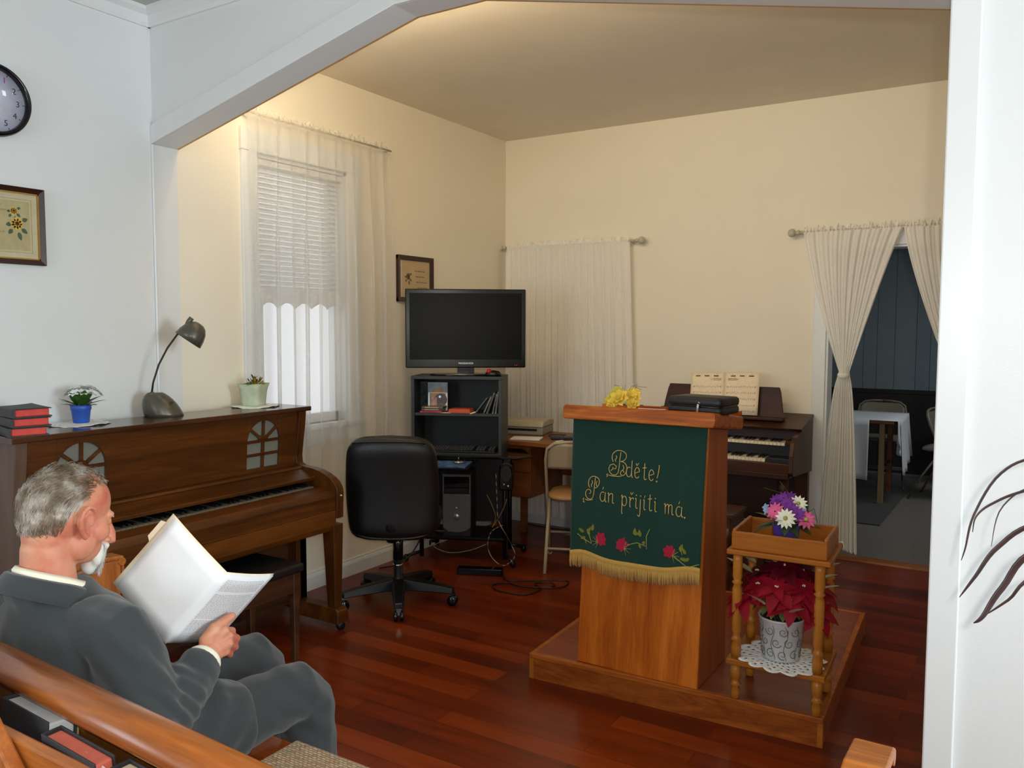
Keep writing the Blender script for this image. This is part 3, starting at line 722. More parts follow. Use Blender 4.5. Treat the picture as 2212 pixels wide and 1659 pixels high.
P('mouse_shelf', MB().box(-.135, .13, -.28, .04, .655, .665), BLACKM, ds, local=True, bev=.002)
for x in (-.13, .12): P('shelf_hanger', MB().box(x-.006, x+.006, .0, .04, .66, dz-.012), BLACKM, ds, local=True)
# the hutch
hu = T('media_shelf', 'charcoal open shelf unit under the television standing on the computer desk', 'shelf unit', tuple(HC), ra)
hw, hd, hh, tk = .288, .285, .495, .02
P('side', MB().box(-hw, -hw+tk, 0, hd, 0, hh-tk), GD, hu, local=True, bev=.0015); P('side', MB().box(hw-tk, hw, 0, hd, 0, hh-tk), GD, hu, local=True, bev=.0015)
P('top', MB().box(-hw, hw, -.004, hd, hh-tk, hh), GD, hu, local=True, bev=.0015)
P('shelf', MB().box(-hw+tk, hw-tk, .012, hd-.01, .245, .262), GD, hu, local=True)
P('bottom', MB().box(-hw+tk, hw-tk, 0, hd-.01, 0, .012), GD, hu, local=True)
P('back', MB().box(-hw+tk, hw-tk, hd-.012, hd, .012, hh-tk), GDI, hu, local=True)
def L24(x, y, z): return tuple(M24 @ Vector((x, y, z)))
sz = .262
def loc24(name, label, cat, x, y, z, a=0, group=None): return T(name, label, cat, L24(x, y, z), ra+a, group)
# television
TC = Vector((-3.0, 4.275, dz+hh)); ta = R(37)
tv = T('television', 'flat black television with screen off on top of the charcoal shelf unit', 'television', tuple(TC), ta)
P('stand_base', MB().prism([(.23*cos(2*pi*k/32), .10*sin(2*pi*k/32)) for k in range(32)], 'Z', 0, .012), BLACKG, tv, local=True, bev=.004)
P('stand_neck', MB().prism([(-.055, .02), (.055, .02), (.045, .06), (-.045, .06)], 'Z', .01, .10), BLACKG, tv, local=True, bev=.004)
P('housing', MB().box(-.383, .383, 0, .045, .048, .548), BLACKG, tv, local=True, bev=.006)
P('rear_shell', MB().box(-.26, .26, .045, .08, .10, .46), BLACK, tv, local=True, bev=.012)
P('screen', MB().box(-.357, .357, -.001, .003, .100, .522), SCREEN, tv, local=True)
Mt = Matrix(((1, 0, 0, -.0), (0, 0, -1, -.0008), (0, 1, 0, .076), (0, 0, 0, 1)))
P('maker_lettering', text_mb('MAGNAVOX', .0165, Mt), SILVER, tv, local=True)
m = MB(); 
for x in (.315, .327): m.obox((x, -.001, .064), (.004, .002, .004))
LED = bpy.data.materials.new('red_indicator'); LED.use_nodes = True; b_ = LED.node_tree.nodes['Principled BSDF']; b_.inputs['Base Color'].default_value = lin((200, 20, 30)); b_.inputs['Emission Color'].default_value = lin((230, 30, 60)); b_.inputs['Emission Strength'].default_value = .8
P('indicator', m, LED, tv, local=True)
# gadget with red light on the shelf unit's top
gd = loc24('trackball', 'glossy black gadget with a red glowing ball at the right edge of the shelf top', 'gadget', .225, .06, hh)
P('body', MB().lathe([(.01, 0), (.05, .002), (.052, .014), (.04, .03), (.015, .036), (.002, .037)], sx=1.0, sy=.8, seg=24), BLACKG, gd, local=True)
RB = plain('red_ball', (190, 16, 34), .12); P('ball', MB().ell((-.022, -.018, .03), (.017, .017, .017)), RB, gd, local=True)
# DVD cases standing at left, stack of discs, orange box, leaning CDs
CLR = plain('dvd_sleeve_grey', (120, 128, 132), .15, var=.3, vs_=30)
d1 = loc24('dvd_case', 'dark clear-sleeved dvd case standing at the far left of the upper bay', 'dvd case', -.228, .17, sz, R(6))
P('case', MB().box(-.065, .065, -.007, .007, 0, .19), BLACKG, d1, local=True, bev=.002); P('sleeve', MB().box(-.06, .06, -.0078, -.0069, .004, .186), plain('dvd_sleeve_dark', (52, 62, 64), .12, var=.5, vs_=24), d1, local=True)
d2 = loc24('dvd_case', 'upright dvd case with pale border and a brown disc picture on its cover', 'dvd case', -.14, .11, sz, R(-2))
P('case', MB().box(-.066, .066, -.007, .007, 0, .19), BLACKG, d2, local=True, bev=.002)
P('sleeve', MB().box(-.065, .065, -.0078, -.0069, .003, .187), CLR, d2, local=True)
def disc(c, r, ax, a=0, b=None, n=28):
    return [(c[0]+r*cos(2*pi*k/n), ax, c[1]+r*sin(2*pi*k/n)) for k in range(n)]
def ydisc(m, c, r, y): 
    v = m.ring(disc(c, r, y)); m._f(v[::-1]); return m
m = MB(); m.box(-.064, -.053, -.0086, -.0079, .01, .12); m.box(.053, .064, -.0086, -.0079, .01, .12); m.box(-.064, .064, -.0086, -.0079, .118, .122); P('cover_border', m, WHITEP, d2, local=True)
P('cover_picture', ydisc(MB(), (.008, .10), .05, -.0083), plain('cover_tan', (176, 128, 74), .4, var=.3, vs_=30), d2, local=True)
P('disc_print', ydisc(MB(), (.02, .075), .042, -.0088), plain('disc_brown', (70, 52, 44), .25, var=.3, vs_=40), d2, local=True)
P('disc_hub', ydisc(MB(), (.014, .095), .008, -.0092), SILVER, d2, local=True); P('face_panel', MB().box(-.045, -.005, -.0091, -.0089, .03, .09), plain('cover_pink', (170, 130, 120), .4, var=.4, vs_=60), d2, local=True)
PINK = plain('pink_case', (190, 44, 66), .3); 
for i, (lab, mt) in enumerate((('pink slim case lying lowest in the pile at the left of the shelf', PINK), ('grey slim disc case lying on the pink one', plain('slim_grey', (90, 86, 80), .25)), ('brown slim disc case on top of the small pile at left', plain('slim_brown', (110, 84, 66), .25)))):
    q = loc24('slim_case', lab, 'disc case', -.165+.006*i, .055, sz+.0135*i, R([0, 5, -4][i]), 'slim cases piled at the left of the shelf')
    P('case', MB().box(-.07, .07, -.042, .05, 0, .0125), mt, q, local=True, bev=.002); P('label_strip', MB().box(-.05, .04, -.0427, -.0418, .003, .0095), plain('label_%d' % i, [(150, 20, 50), (150, 146, 140), (180, 160, 120)][i], .4), q, local=True)
ob = loc24('orange_box', 'orange flat box lying in the middle of the upper shelf', 'box', .02, .06, sz, R(-4))
P('box_body', MB().prism([(-.075, 0), (.075, 0), (.068, .026), (-.066, .026)], 'Y', -.05, .05), plain('orange_card', (206, 84, 44), .5), ob, local=True, bev=.003)
P('paper_slip', MB().obox((.088, -.012, .004), (.036, .07, .006), (0, R(-18), 0)), CREAMP, ob, local=True)
one('paper_sheet', MB().obox(L24(-.068, .035, sz+.0012), (.06, .05, .0015), (0, 0, ra)), CREAMP, 'small cream slip lying between the disc cases and the orange box', 'paper', L24(-.068, .035, sz))
for i in range(5):
    lean = [38, 24, 20, 12, 7][i]; xx = [.112, .165, .185, .222, .242][i]
    q = loc24('cd_case', ['thin clear cd case leaning furthest left in the row at the shelf right', 'second leaning cd case from the left, with dark spine', 'third leaning cd case, grey and the tallest in the row', 'fourth leaning cd case, pale spine', 'cd case almost upright against the shelf right side'][i], 'cd case', xx, .09, sz, 0, 'cd cases leaning at the right of the shelf')
    Ml = Matrix.Rotation(R(lean), 4, 'Y'); th = [.006, .010, .012, .010, .008][i]; hh_ = [.125, .124, .14, .126, .14][i]
    P('case', MB().box(0, th, -.06, .06, 0, hh_, Ml), plain('cd_spine_%d' % i, [(130, 140, 146), (70, 72, 66), (104, 98, 100), (120, 116, 116), (150, 146, 140)][i], .2, var=.3, vs_=60), q, local=True, bev=.001)
    P('spine_label', MB().box(.0015, th-.0015, -.0607, -.0598, .01, hh_-.01, Ml), plain('cd_label_%d' % i, [(84, 92, 96), (130, 128, 110), (66, 60, 64), (70, 70, 76), (90, 84, 80)][i], .3), q, local=True)
# keyboard in the lower bay, mouse mat, mouse
kb = loc24('computer_keyboard', 'black computer keyboard in the lower bay of the charcoal shelf unit', 'keyboard', .03, .075, dz+.012-dz, 0)
P('tray', MB().prism([(-.065, 0), (.075, 0), (.075, .024), (-.065, .012)], 'X', -.215, .215), BLACK, kb, local=True, bev=.003)
KC = plain('key_cap_dark', (54, 54, 56), .4)
for r_ in range(5):
    m = MB()
    for k in range(21):
        if k in (14, 18): continue
        x = -.205+k*.0197; y = -.05+r_*.0215; z = .0135+r_*.0018+.0; m.box(x, x+.0165, y, y+.0175, z, z+.008)
    P('key_row', m, KC, kb, local=True, bev=.0012)
MATB = nodes('blue_water_print')
_m, _nt, _b = MATB; nz = noisetex(_nt, coords(_nt, (1, 4, 1)), 22, 4); rr = ramp(_nt, [(.35, lin((22, 52, 110))), (.55, lin((70, 110, 170))), (.68, lin((190, 210, 224)))]); _nt.links.new(nz.outputs['Fac'], rr.inputs['Fac']); _nt.links.new(rr.outputs['Color'], _b.inputs['Base Color']); _b.inputs['Roughness'].default_value = .4
one('mouse_mat', MB().box(-.115, .115, -.27, -.04, .665-.665, .004), _m, 'blue mouse mat with water pattern on the small pull-out shelf', 'mouse mat', tuple(Vector(L24(-.005, .0, 0)) - Vector((0, 0, dz-.665))), rz=ra, local=True)
mo = T('computer_mouse', 'black and silver mouse lying on the blue mat', 'mouse', tuple(Vector(L24(.045, -.12, 0)) - Vector((0, 0, dz-.669))), ra)
P('shell', MB().lathe([(.02, 0), (.031, .004), (.032, .012), (.026, .024), (.012, .032), (.002, .034)], sy=1.5, seg=22), BLACKG, mo, local=True); P('side_band', MB().lathe([(.031, .002), (.0345, .005), (.0345, .015), (.031, .017)], sy=1.48, seg=22, caps=False), SILVER, mo, local=True); P('wheel', MB().lathe([(.003, -.003), (.006, -.003), (.006, .003), (.003, .003)], M=Matrix.Translation((0, -.02, .033)) @ Matrix.Rotation(R(90), 4, 'Y'), seg=10), SILVER, mo, local=True)
# tower
pc = loc24('computer_tower', 'grey and black tower computer on the low shelf of the trolley', 'computer', -.005, .03, .168-dz, R(4))
P('case', MB().box(-.092, .092, .03, .30, 0, .40), BLACK, pc, local=True, bev=.004)
m = MB(); pts = [(-.09, .07)]+[(.09*cos(R(a)), .07+.045*sin(R(a))) for a in range(190, 360, 14)]+[(.09, .07), (.09, .275), (-.09, .275)]
P('front_panel', MB().prism(pts, 'Y', .006, .03), GREYP, pc, local=True, bev=.006)
P('lower_panel', MB().box(-.088, .088, .018, .03, 0, .10), BLACK, pc, local=True, bev=.002)
m = MB(); m.box(-.09, -.08, .004, .03, .275, .40); m.box(.08, .09, .004, .03, .275, .40); m.box(-.09, .09, .002, .03, .385, .402); P('drive_frame', m, GREYP, pc, local=True, bev=.004)
for k in range(3): P('drive_bay', MB().box(-.079, .079, .012, .03, .28+k*.035, .313+k*.035), BLACKG, pc, local=True, bev=.002)
P('badge', MB().lathe([(.001, .006), (.018, .006), (.021, .002), (.021, -.004), (.001, -.004)], M=Matrix.Translation((0, .003, .13)) @ Matrix.Rotation(R(90), 4, 'X'), seg=28), SILVER, pc, local=True)
P('badge_lettering', text_mb('DELL', .011, Matrix(((1, 0, 0, 0), (0, 0, -1, -.0035), (0, 1, 0, .13), (0, 0, 0, 1)))), BLACK, pc, local=True)
P('power_button', MB().lathe([(.001, .003), (.008, .003), (.009, -.002), (.001, -.002)], M=Matrix.Translation((0, .004, .185)) @ Matrix.Rotation(R(90), 4, 'X'), seg=16), SILVER, pc, local=True)
P('front_ports', MB().box(-.06, -.03, .014, .019, .03, .055), SILVER, pc, local=True)
# loudspeaker hanging at the right
sp = T('computer_speaker', 'small black loudspeaker hanging from the right side of the trolley', 'speaker', L24(.33, -.055, .50-dz), ra)
rings = []
P('cabinet', MB().prism([(-.042, 0), (.042, 0), (.046, .07), (.04, .155), (.02, .172), (-.02, .172), (-.04, .155), (-.046, .07)], 'Y', -.035, .05), BLACKG, sp, local=True, bev=.008, seg=3)
P('grille', MB().prism([(.033*cos(2*pi*k/24), .105+.05*sin(2*pi*k/24)) for k in range(24)], 'Y', -.039, -.034), BLACK, sp, local=True)
m = MB(); m.ell((-.012, -.037, .038), (.006, .005, .006)); m.ell((.014, -.037, .028), (.007, .005, .007)); P('knobs', m, SILVER, sp, local=True)
P('hook', MB().box(-.02, .02, .0, .03, .165, dz-.5-.012), BLACKM, sp, local=True)
# wires
def wire(name, label, pts, r, mat, group=None, n=6):
    P_ = [Vector(p) for p in pts]; out = []
    for i in range(len(P_)-1):
        p0, p1, p2, p3 = P_[max(i-1, 0)], P_[i], P_[i+1], P_[min(i+2, len(P_)-1)]
        for k in range(n):
            t = k/n; out.append(.5*((2*p1)+(-p0+p2)*t+(2*p0-5*p1+4*p2-p3)*t*t+(-p0+3*p1-3*p2+p3)*t**3))
    out.append(P_[-1]); return one(name, MB().tube(out, r, 7), mat, label, 'cable', tuple(P_[0]), group)
STRIPE = nodes('striped_cord'); _m2, _nt, _b = STRIPE; wv = _nt.nodes.new('ShaderNodeTexWave'); wv.inputs['Scale'].default_value = 14; wv.bands_direction = 'DIAGONAL'; _nt.links.new(coords(_nt), wv.inputs['Vector']); rr = ramp(_nt, [(.45, lin((40, 38, 34))), (.55, lin((150, 142, 128)))]); _nt.links.new(wv.outputs['Color'], rr.inputs['Fac']); _nt.links.new(rr.outputs['Color'], _b.inputs['Base Color'])
wire('power_cable', 'braided pale striped cable looped beside the computer tower', [L24(.26, -.04, .60-dz), L24(.27, -.06, .42-dz), L24(.285, -.075, .30-dz), L24(.36, -.08, .17-dz), L24(.385, -.09, .09-dz), L24(.32, -.10, .035-dz), L24(.25, -.09, .07-dz), L24(.215, -.08, .15-dz), L24(.24, -.08, .24-dz), L24(.31, -.07, .28-dz)], .003, _m2)
wire('power_cable', 'grey cord sagging under the low shelf of the trolley', [L24(.2, -.05, .15-dz), L24(.1, -.06, .11-dz), L24(-.03, -.06, .09-dz), L24(-.13, -.05, .12-dz), L24(-.1, -.05, .15-dz)], .003, plain('grey_cord', (110, 106, 98), .5))
wire('power_cable', 'thin black cable lying in loops on the floor before the trolley', [(-2.62, 4.12, .02), (-2.53, 4.02, .006), (-2.40, 4.10, .006), (-2.22, 4.20, .006), (-2.20, 4.06, .006), (-2.40, 3.97, .006), (-2.50, 3.98, .006), (-2.55, 3.90, .006), (-2.46, 3.83, .006), (-2.30, 3.86, .006), (-2.28, 3.98, .006), (-2.36, 4.06, .006), (-2.28, 4.12, .006), (-2.24, 4.05, .006), (-2.36, 3.98, .006)], .0035, BLACK)
wire('power_cable', 'black cable running down to the floor at the left of the tower', [L24(-.2, .05, .55-dz), L24(-.19, -.01, .4-dz), L24(-.2, 0, .25-dz), L24(-.26, -.03, .1-dz), L24(-.34, -.1, .02-dz), L24(-.45, -.18, .008-dz)], .005, BLACK)
wire('power_cable', 'white cable bundled behind the left leg of the trolley', [L24(-.18, .03, .62-dz), L24(-.17, .03, .5-dz), L24(-.185, .03, .36-dz), L24(-.2, .02, .24-dz)], .006, WHITEP)
wire('power_cable', 'pale yellow cable tangled right of the tower', [L24(.2, -.03, .46-dz), L24(.235, -.05, .4-dz), L24(.26, -.05, .32-dz), L24(.24, -.06, .26-dz), L24(.3, -.05, .36-dz), L24(.33, -.05, .44-dz)], .003, plain('yellow_cord', (120, 96, 44), .5))
one('power_strip', MB().obox((-2.74, 4.05, .022), (.28, .06, .04), (0, 0, ra)), BLACKG, 'black power strip on the floor beneath the trolley', 'power strip', (-2.74, 4.05, 0), bev=.006)

# ============================================================ WOODEN DESK UNDER THE LACE CURTAIN
wd = T('wooden_desk', 'brown wooden desk with hanging drawer unit along the back wall', 'desk', (-2.63, 4.85, 0))
P('desk_top', MB().box(-3.10, -2.17, 4.56, 5.14, .725, .752), DESKW, wd, bev=.003)
dr = P('drawer_unit', MB().box(-3.08, -2.748, 4.66, 5.12, .36, .725), DESKW, wd, bev=.002)
for k, (a, b) in enumerate(((.365, .53), (.535, .72))):
    f = P('drawer', MB().box(-3.076, -2.752, 4.642, 4.66, a, b), DESKW, wd, bev=.002); P('knob', MB().ell((-2.91, 4.635, (a+b)/2), (.014, .01, .014)), BRASS, f)
P('side_panel', MB().box(-2.20, -2.175, 4.58, 5.12, 0, .725), DESKW, wd, bev=.002)
P('back_panel', MB().box(-2.748, -2.20, 5.11, 5.125, .45, .725), DESKW, wd)
for y in (4.70, 5.09): P('leg', MB().box(-3.07, -3.03, y-.02, y+.02, 0, .36), DESKW, wd, bev=.002)
pr_ = T('printer', 'beige flat printer on the wooden desk behind the shelf unit', 'printer', (-3.0, 4.98, .752), R(12))
BG = plain('printer_beige', (190, 178, 152), .45); BGS = plain('printer_grey', (150, 146, 136), .45)
P('body', MB().box(-.19, .19, -.13, .13, 0, .055), BGS, pr_, local=True, bev=.008); P('cover', MB().prism([(-.14, .055), (.14, .055), (.13, .095), (.02, .11), (-.12, .10)], 'X', -.195, .195), BG, pr_, local=True, bev=.012, seg=3); P('paper_slot', MB().box(-.15, .15, -.134, -.12, .03, .045), BLACK, pr_, local=True)
one('paper_sheet', MB().obox((-2.80, 4.70, .756), (.2, .14, .006), (0, 0, R(20))), WHITEP, 'white papers on the wooden desk in front of the printer', 'paper', (-2.80, 4.70, .752))
la = T('laptop', 'closed dark laptop on the wooden desk under the lace curtain', 'laptop', (-2.37, 4.83, .752), R(4))
P('base', MB().box(-.155, .155, -.125, .125, 0, .024), BLACK, la, local=True, bev=.004); P('lid', MB().box(-.155, .155, -.125, .125, .024, .042), plain('laptop_grey', (74, 76, 72), .4), la, local=True, bev=.006); P('hinge', MB().tube([(-.15, .12, .025), (.15, .12, .025)], .008, 8), BLACK, la, local=True)
one('mains_adapter', MB().obox((-2.60, 4.78, .764), (.1, .05, .024), (0, 0, R(15))), BLACK, 'black adapter block lying left of the laptop', 'adapter', (-2.60, 4.78, .752), bev=.006)
wire('power_cable', 'black cord on the wooden desk running into the laptop', [(-2.66, 4.82, .757), (-2.75, 4.92, .757), (-2.66, 4.98, .757), (-2.56, 4.92, .757), (-2.52, 4.86, .764), (-2.50, 4.84, .768)], .0035, BLACK)
one('paper_sheet', MB().obox((-2.53, 4.72, .753), (.09, .07, .002), (0, 0, R(-8))), WHITEP, 'white card under the left edge of the laptop', 'paper', (-2.53, 4.72, .752))
wire('power_cable', 'dark cable lying along the baseboard under the wooden desk', [(-3.2, 5.3, .006), (-2.9, 5.26, .006), (-2.7, 5.28, .006), (-2.5, 5.2, .006), (-2.35, 5.24, .006)], .004, BLACK)
one('floor_vent', MB().box(-2.75, -2.25, 5.16, 5.28, 0, .004), plain('vent_metal', (150, 146, 136), .5), 'long flat metal floor plate by the baseboard beneath the wooden desk', 'floor vent', (-2.5, 5.22, 0), bev=.001)

# ============================================================ FOLDING CHAIRS
def folding_chair(label, loc, rz, mat, padmat, group=None):
    t = T('folding_chair', label, 'chair', loc, rz, group)   # local -y is the front
    for s in (-1, 1):
        x = .215*s
        P('front_leg', MB().tube([(x, -.20, .0), (x, -.115, .225), (x, .0, .50), (x*.99, .075, .68), (x*.93, .10, .75), (x*.72, .112, .785), (x*.4, .114, .795), (0, .114, .797)], .0125, 10, flat=.8), mat, t, local=True)
        P('rear_leg', MB().tube([(x*.9, .24, .0), (x*.9, .13, .22), (x*.9, -.02, .455)], .011, 10, flat=.8), mat, t, local=True)
        P('foot_tip', MB().tube([(x, -.205, -.0), (x, -.195, .02)], .015, 10), mat, t, local=True)
    def bk(u, v):
        x = -.2+.4*u; lim = .785-.06*max(0, (abs(x)-.12)/.08)**2; z = .62+(lim-.62)*v; return (x, .055+.3*(z-.62)+.02*(1-(x/.2)**2), z)
    P('backrest', MB().grid(bk, 16, 8), mat, t, local=True, solid=.006)
    m = MB(); rings = []
    for q, z in ((.9, .435), (1.0, .442), (1.0, .455), (.95, .466), (.6, .474), (.05, .476)):
        rings.append(m.ring([(q*.2*(abs(cos(a))**.55)*(1 if cos(a) > 0 else -1), -.03+q*.195*(abs(sin(a))**.6)*(1 if sin(a) > 0 else -1), z) for a in [2*pi*k/32 for k in range(32)]]))
    m.skin(rings); P('seat', m, padmat, t, local=True)
    for y, z in ((-.135, .17), (.17, .14)): P('stretcher', MB().tube([(-.205, y, z), (.205, y, z)], .008, 8), mat, t, local=True)
    return t
folding_chair('beige metal folding chair with tan seat pulled up to the wooden desk behind the lectern', (-2.32, 4.56, 0), R(22+180), BEIGE, TANV)

# ============================================================ OFFICE CHAIR
oc = T('office_chair', 'black leather swivel chair with its back to the room between the piano and the trolley', 'chair', (-2.838, 3.398, 0), R(31))
# local -y faces the camera; the sitter faces +y
m = MB(); rings = []
nz = 14
for j in range(nz+1):
    t = j/nz; z = .385+t*.56; hwid = .222+.022*sin(pi*t)-(.06*max(0, (t-.86)/.14)**2)-(.045*max(0, (.1-t)/.1)**2); thk = .052*min(1, (1-t)*8+.25)*min(1, t*8+.35); yc = -.195-.05*t+.02*sin(pi*t)
    ring = []
    for k in range(28):
        a = 2*pi*k/28; cx, sy = cos(a), sin(a); ex = abs(cx)**.35*(1 if cx > 0 else -1); ey = abs(sy)**.5*(1 if sy > 0 else -1)
        ring.append((hwid*ex, yc+thk*ey+.035*(ex*ex), z+.012*(1-ex*ex)*max(0, t-.9)*10*.9))
    rings.append(m.ring(ring))
m.skin(rings); P('backrest', m, LEATHER, oc, local=True, sub=1)
for z_ in (.925, .415):
    m = MB(); m.tube([(x_, -.245-.045*(z_ > .6)+.0+.05*(x_/.24)**2-.012, z_-.03*(abs(x_)/.24)**3*(1 if z_ > .6 else -1)) for x_ in [-.185+.37*i/14 for i in range(15)]], .006, 6)
    P('piping', m, LEATHER, oc, local=True)
m = MB(); rings = []
for q, z in ((.8, .405), (1, .42), (1.03, .45), (1, .48), (.85, .50), (.4, .505), (.03, .507)):
    rings.append(m.ring([(q*.225*(abs(cos(a))**.5)*(1 if cos(a) > 0 else -1), .06+q*.24*(abs(sin(a))**.5)*(1 if sin(a) > 0 else -1), z) for a in [2*pi*k/32 for k in range(32)]]))
m.skin(rings); P('seat', m, LEATHER, oc, local=True)
P('seat_plate', MB().box(-.12, .12, -.10, .14, .375, .408), BLACKM, oc, local=True, bev=.006)
P('back_bracket', MB().tube([(0, -.08, .385), (0, -.2, .39), (0, -.235, .46), (0, -.215, .6)], [(.03, .012)]*4, 8), BLACKM, oc, local=True)
m = MB().lathe([(.02, .06), (.034, .065), (.034, .14), (.026, .145), (.026, .27)], seg=18); P('column_shroud', m, BLACK, oc, local=True)
P('gas_lift', MB().lathe([(.028, .24), (.028, .375), (.02, .378)], seg=18), BLACKG, oc, local=True)
P('lift_ring', MB().lathe([(.0262, .205), (.03, .207), (.03, .214), (.0262, .216)], seg=18, caps=False), CHROME, oc, local=True)
P('tilt_lever', MB().tube([(.08, .02, .385), (.2, .03, .39), (.25, .03, .38)], [.006, .006, .01], 8), BLACK, oc, local=True)
for k in range(5):
    a = R(72*k+22-31); d = Vector((cos(a), sin(a), 0)); n_ = Vector((-sin(a), cos(a), 0))
    m = MB(); rings = []
    for r_, w_, z0, z1 in ((.02, .038, .072, .138), (.1, .035, .075, .128), (.22, .030, .072, .112), (.31, .024, .066, .096)):
        rings.append(m.ring([d*r_-n_*w_+Vector((0, 0, z0)), d*r_+n_*w_+Vector((0, 0, z0)), d*r_+n_*w_*.8+Vector((0, 0, z1)), d*r_-n_*w_*.8+Vector((0, 0, z1))]))
    m.skin(rings, smooth=False); f = P('star_base_arm', m, BLACK, oc, local=True, bev=.005)
    m = MB(); c = d*.305
    for s in (-1, 1):
        m.lathe([(.004, -.01), (.024, -.01), (.028, -.004), (.028, .004), (.024, .01), (.004, .01)], M=Matrix.Translation(c+n_.cross(Vector((0, 0, 1)))*0+n_*(.016*s)+Vector((0, 0, .028))) @ Matrix.Rotation(a+pi/2, 4, 'Z') @ Matrix.Rotation(R(90), 4, 'Y'), seg=18)
    m.box(-.012, .012, -.012, .012, .035, .07, Matrix.Translation(c) @ Matrix.Rotation(a, 4, 'Z'))
    P('caster', m, BLACKG, f, local=True)
# ============================================================ PLATFORM AND LECTERN
pa = R(2.2); PO = Vector((-1.735, 2.94, 0)); MP = Matrix.Translation(PO) @ Matrix.Rotation(pa, 4, 'Z')
def LP(x, y, z): return tuple(MP @ Vector((x, y, z)))
pf = T('platform', 'low square wooden platform under the lectern and plant stand', 'platform', tuple(PO), pa)
PW, PD, PH = 1.192, 1.26, .11
TOPW = wood('platform_top_laminate', (108, 44, 18), (156, 76, 36), 'X', 9, 10, .3, mid=(132, 60, 26))
P('top_panel', MB().box(.02, PW-.02, .02, PD-.02, .02, PH-.002), TOPW, pf, local=True)
for nm, b in (('front_edge', (0, PW, 0, .022, PH-.022, PH)), ('back_edge', (0, PW, PD-.022, PD, PH-.022, PH)), ('side_edge', (0, .022, .022, PD-.022, PH-.022, PH)), ('side_edge', (PW-.022, PW, .022, PD-.022, PH-.022, PH))):
    P(nm, MB().box(*b), OAKP, pf, local=True, bev=.003)
RISER = wood('riser_board', (116, 52, 14), (170, 92, 34), 'X', 12, 5, .35, dist=2.5, spec=.25)
for b in ((.02, PW-.02, .003, .02, 0, PH-.022), (.02, PW-.02, PD-.02, PD-.003, 0, PH-.022), (.003, .02, .02, PD-.02, 0, PH-.022), (PW-.02, PW-.003, .02, PD-.02, 0, PH-.022)):
    P('riser', MB().box(*b), RISER, pf, local=True)
for x in (0, PW-.02):
    for y in (0, PD-.02): P('corner_strip', MB().box(x, x+.02, y, y+.02, 0, PH-.022), STAND, pf, local=True, bev=.002)

LZ = PH
lc = T('lectern', 'golden oak lectern with slanted thick top standing on the platform', 'lectern', (-1.26, 3.0, LZ))
fy0, fy1 = 2.975, 3.062     # front leans back towards the top
P('front_panel', MB().prism([(fy0, LZ), (fy0+.02, LZ), (fy1+.02, 1.12), (fy1, 1.12)], 'X', -1.522, -1.006), OAK, lc, bev=.002)
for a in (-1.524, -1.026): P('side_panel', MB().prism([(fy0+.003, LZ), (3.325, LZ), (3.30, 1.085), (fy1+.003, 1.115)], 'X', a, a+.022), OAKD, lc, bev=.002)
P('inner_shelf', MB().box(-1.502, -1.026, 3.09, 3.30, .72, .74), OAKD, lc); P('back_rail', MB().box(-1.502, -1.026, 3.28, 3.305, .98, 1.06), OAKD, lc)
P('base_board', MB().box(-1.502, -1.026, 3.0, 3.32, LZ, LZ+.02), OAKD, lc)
# top: thick board sloping down towards the reader, with bullnosed ends and a book ledge
sl = R(-7); tf = Vector((-1.26, 2.935, 1.158)); MT = Matrix.Translation(tf) @ Matrix.Rotation(sl, 4, 'X')
P('top_board', MB().prism([(-.318, -.018), (-.312, -.027), (.31, -.027), (.318, -.018), (.318, .022), (.31, .03), (-.308, .03), (-.318, .02)], 'Y', 0, .37).xf(MT), OAKX, lc, bev=.005, seg=3)
P('book_ledge', MB().box(-.31, .31, .352, .37, .03, .05).xf(MT), OAKX, lc, bev=.003)
def onTop(x, y, h=.031): return tuple(MT @ Vector((x, y, h)))
# green cloth with embroidery
GREEN = fabric('dark_green_felt', (24, 58, 48), scale=900, var=.2, sheen=.25)
cl = T('lectern_cloth', 'dark green cloth embroidered with gold Czech words and red roses hanging on the lectern front', 'cloth', (-1.26, 2.93, .5))
X0, X1 = -1.553, -.985
def cy(x, z):   # cloth surface: hangs from under the top, close to the leaning front, free lower edge a little forward
    base = 2.968 - .012
    u = (x-X0)/(X1-X0); t = max(0, min(1, (1.128-z)/.6))
    return base + .03*(1-t)**1.5 - .012*t + .006*sin(u*9+1.2)*t + .004*sin(u*21)*t*t
def zb(u): return .568+.010*sin(u*7.5+.6)+.005*sin(u*15)+.005*u
def cp(u, v):
    z = zb(u)+(1.128-zb(u))*(1-v); x = X0+(X1-X0)*u+.012*(v-.0)*(u-.5)*-1; 
    return (x, cy(x, z), z)
P('felt', MB().grid(cp, 60, 40), GREEN, cl, solid=.003)
GF = fabric('gold_fringe', (198, 156, 76), scale=500, var=.25, sheen=.3)
m = MB(); 
m.grid(lambda u, v: (cp(u, 1)[0], cp(u, 1)[1]-.0032-.0008*sin(u*400), zb(u)+.010-v*.024), 160, 2)
P('fringe_band', m, GF, cl, solid=.003)
m = MB(); random.seed(11)
for k in range(230):
    u = (k+.5)/230; p = Vector(cp(u, 1)); L = .05+random.uniform(-.006, .006); dx = random.uniform(-.003, .003)
    m.tube([p+Vector((0, -.004, -.008)), p+Vector((dx*.5, -.005-random.uniform(0, .002), -.008-L*.5)), p+Vector((dx, -.004, -.008-L))], .0014, 4)
P('fringe_threads', m, GF, cl)
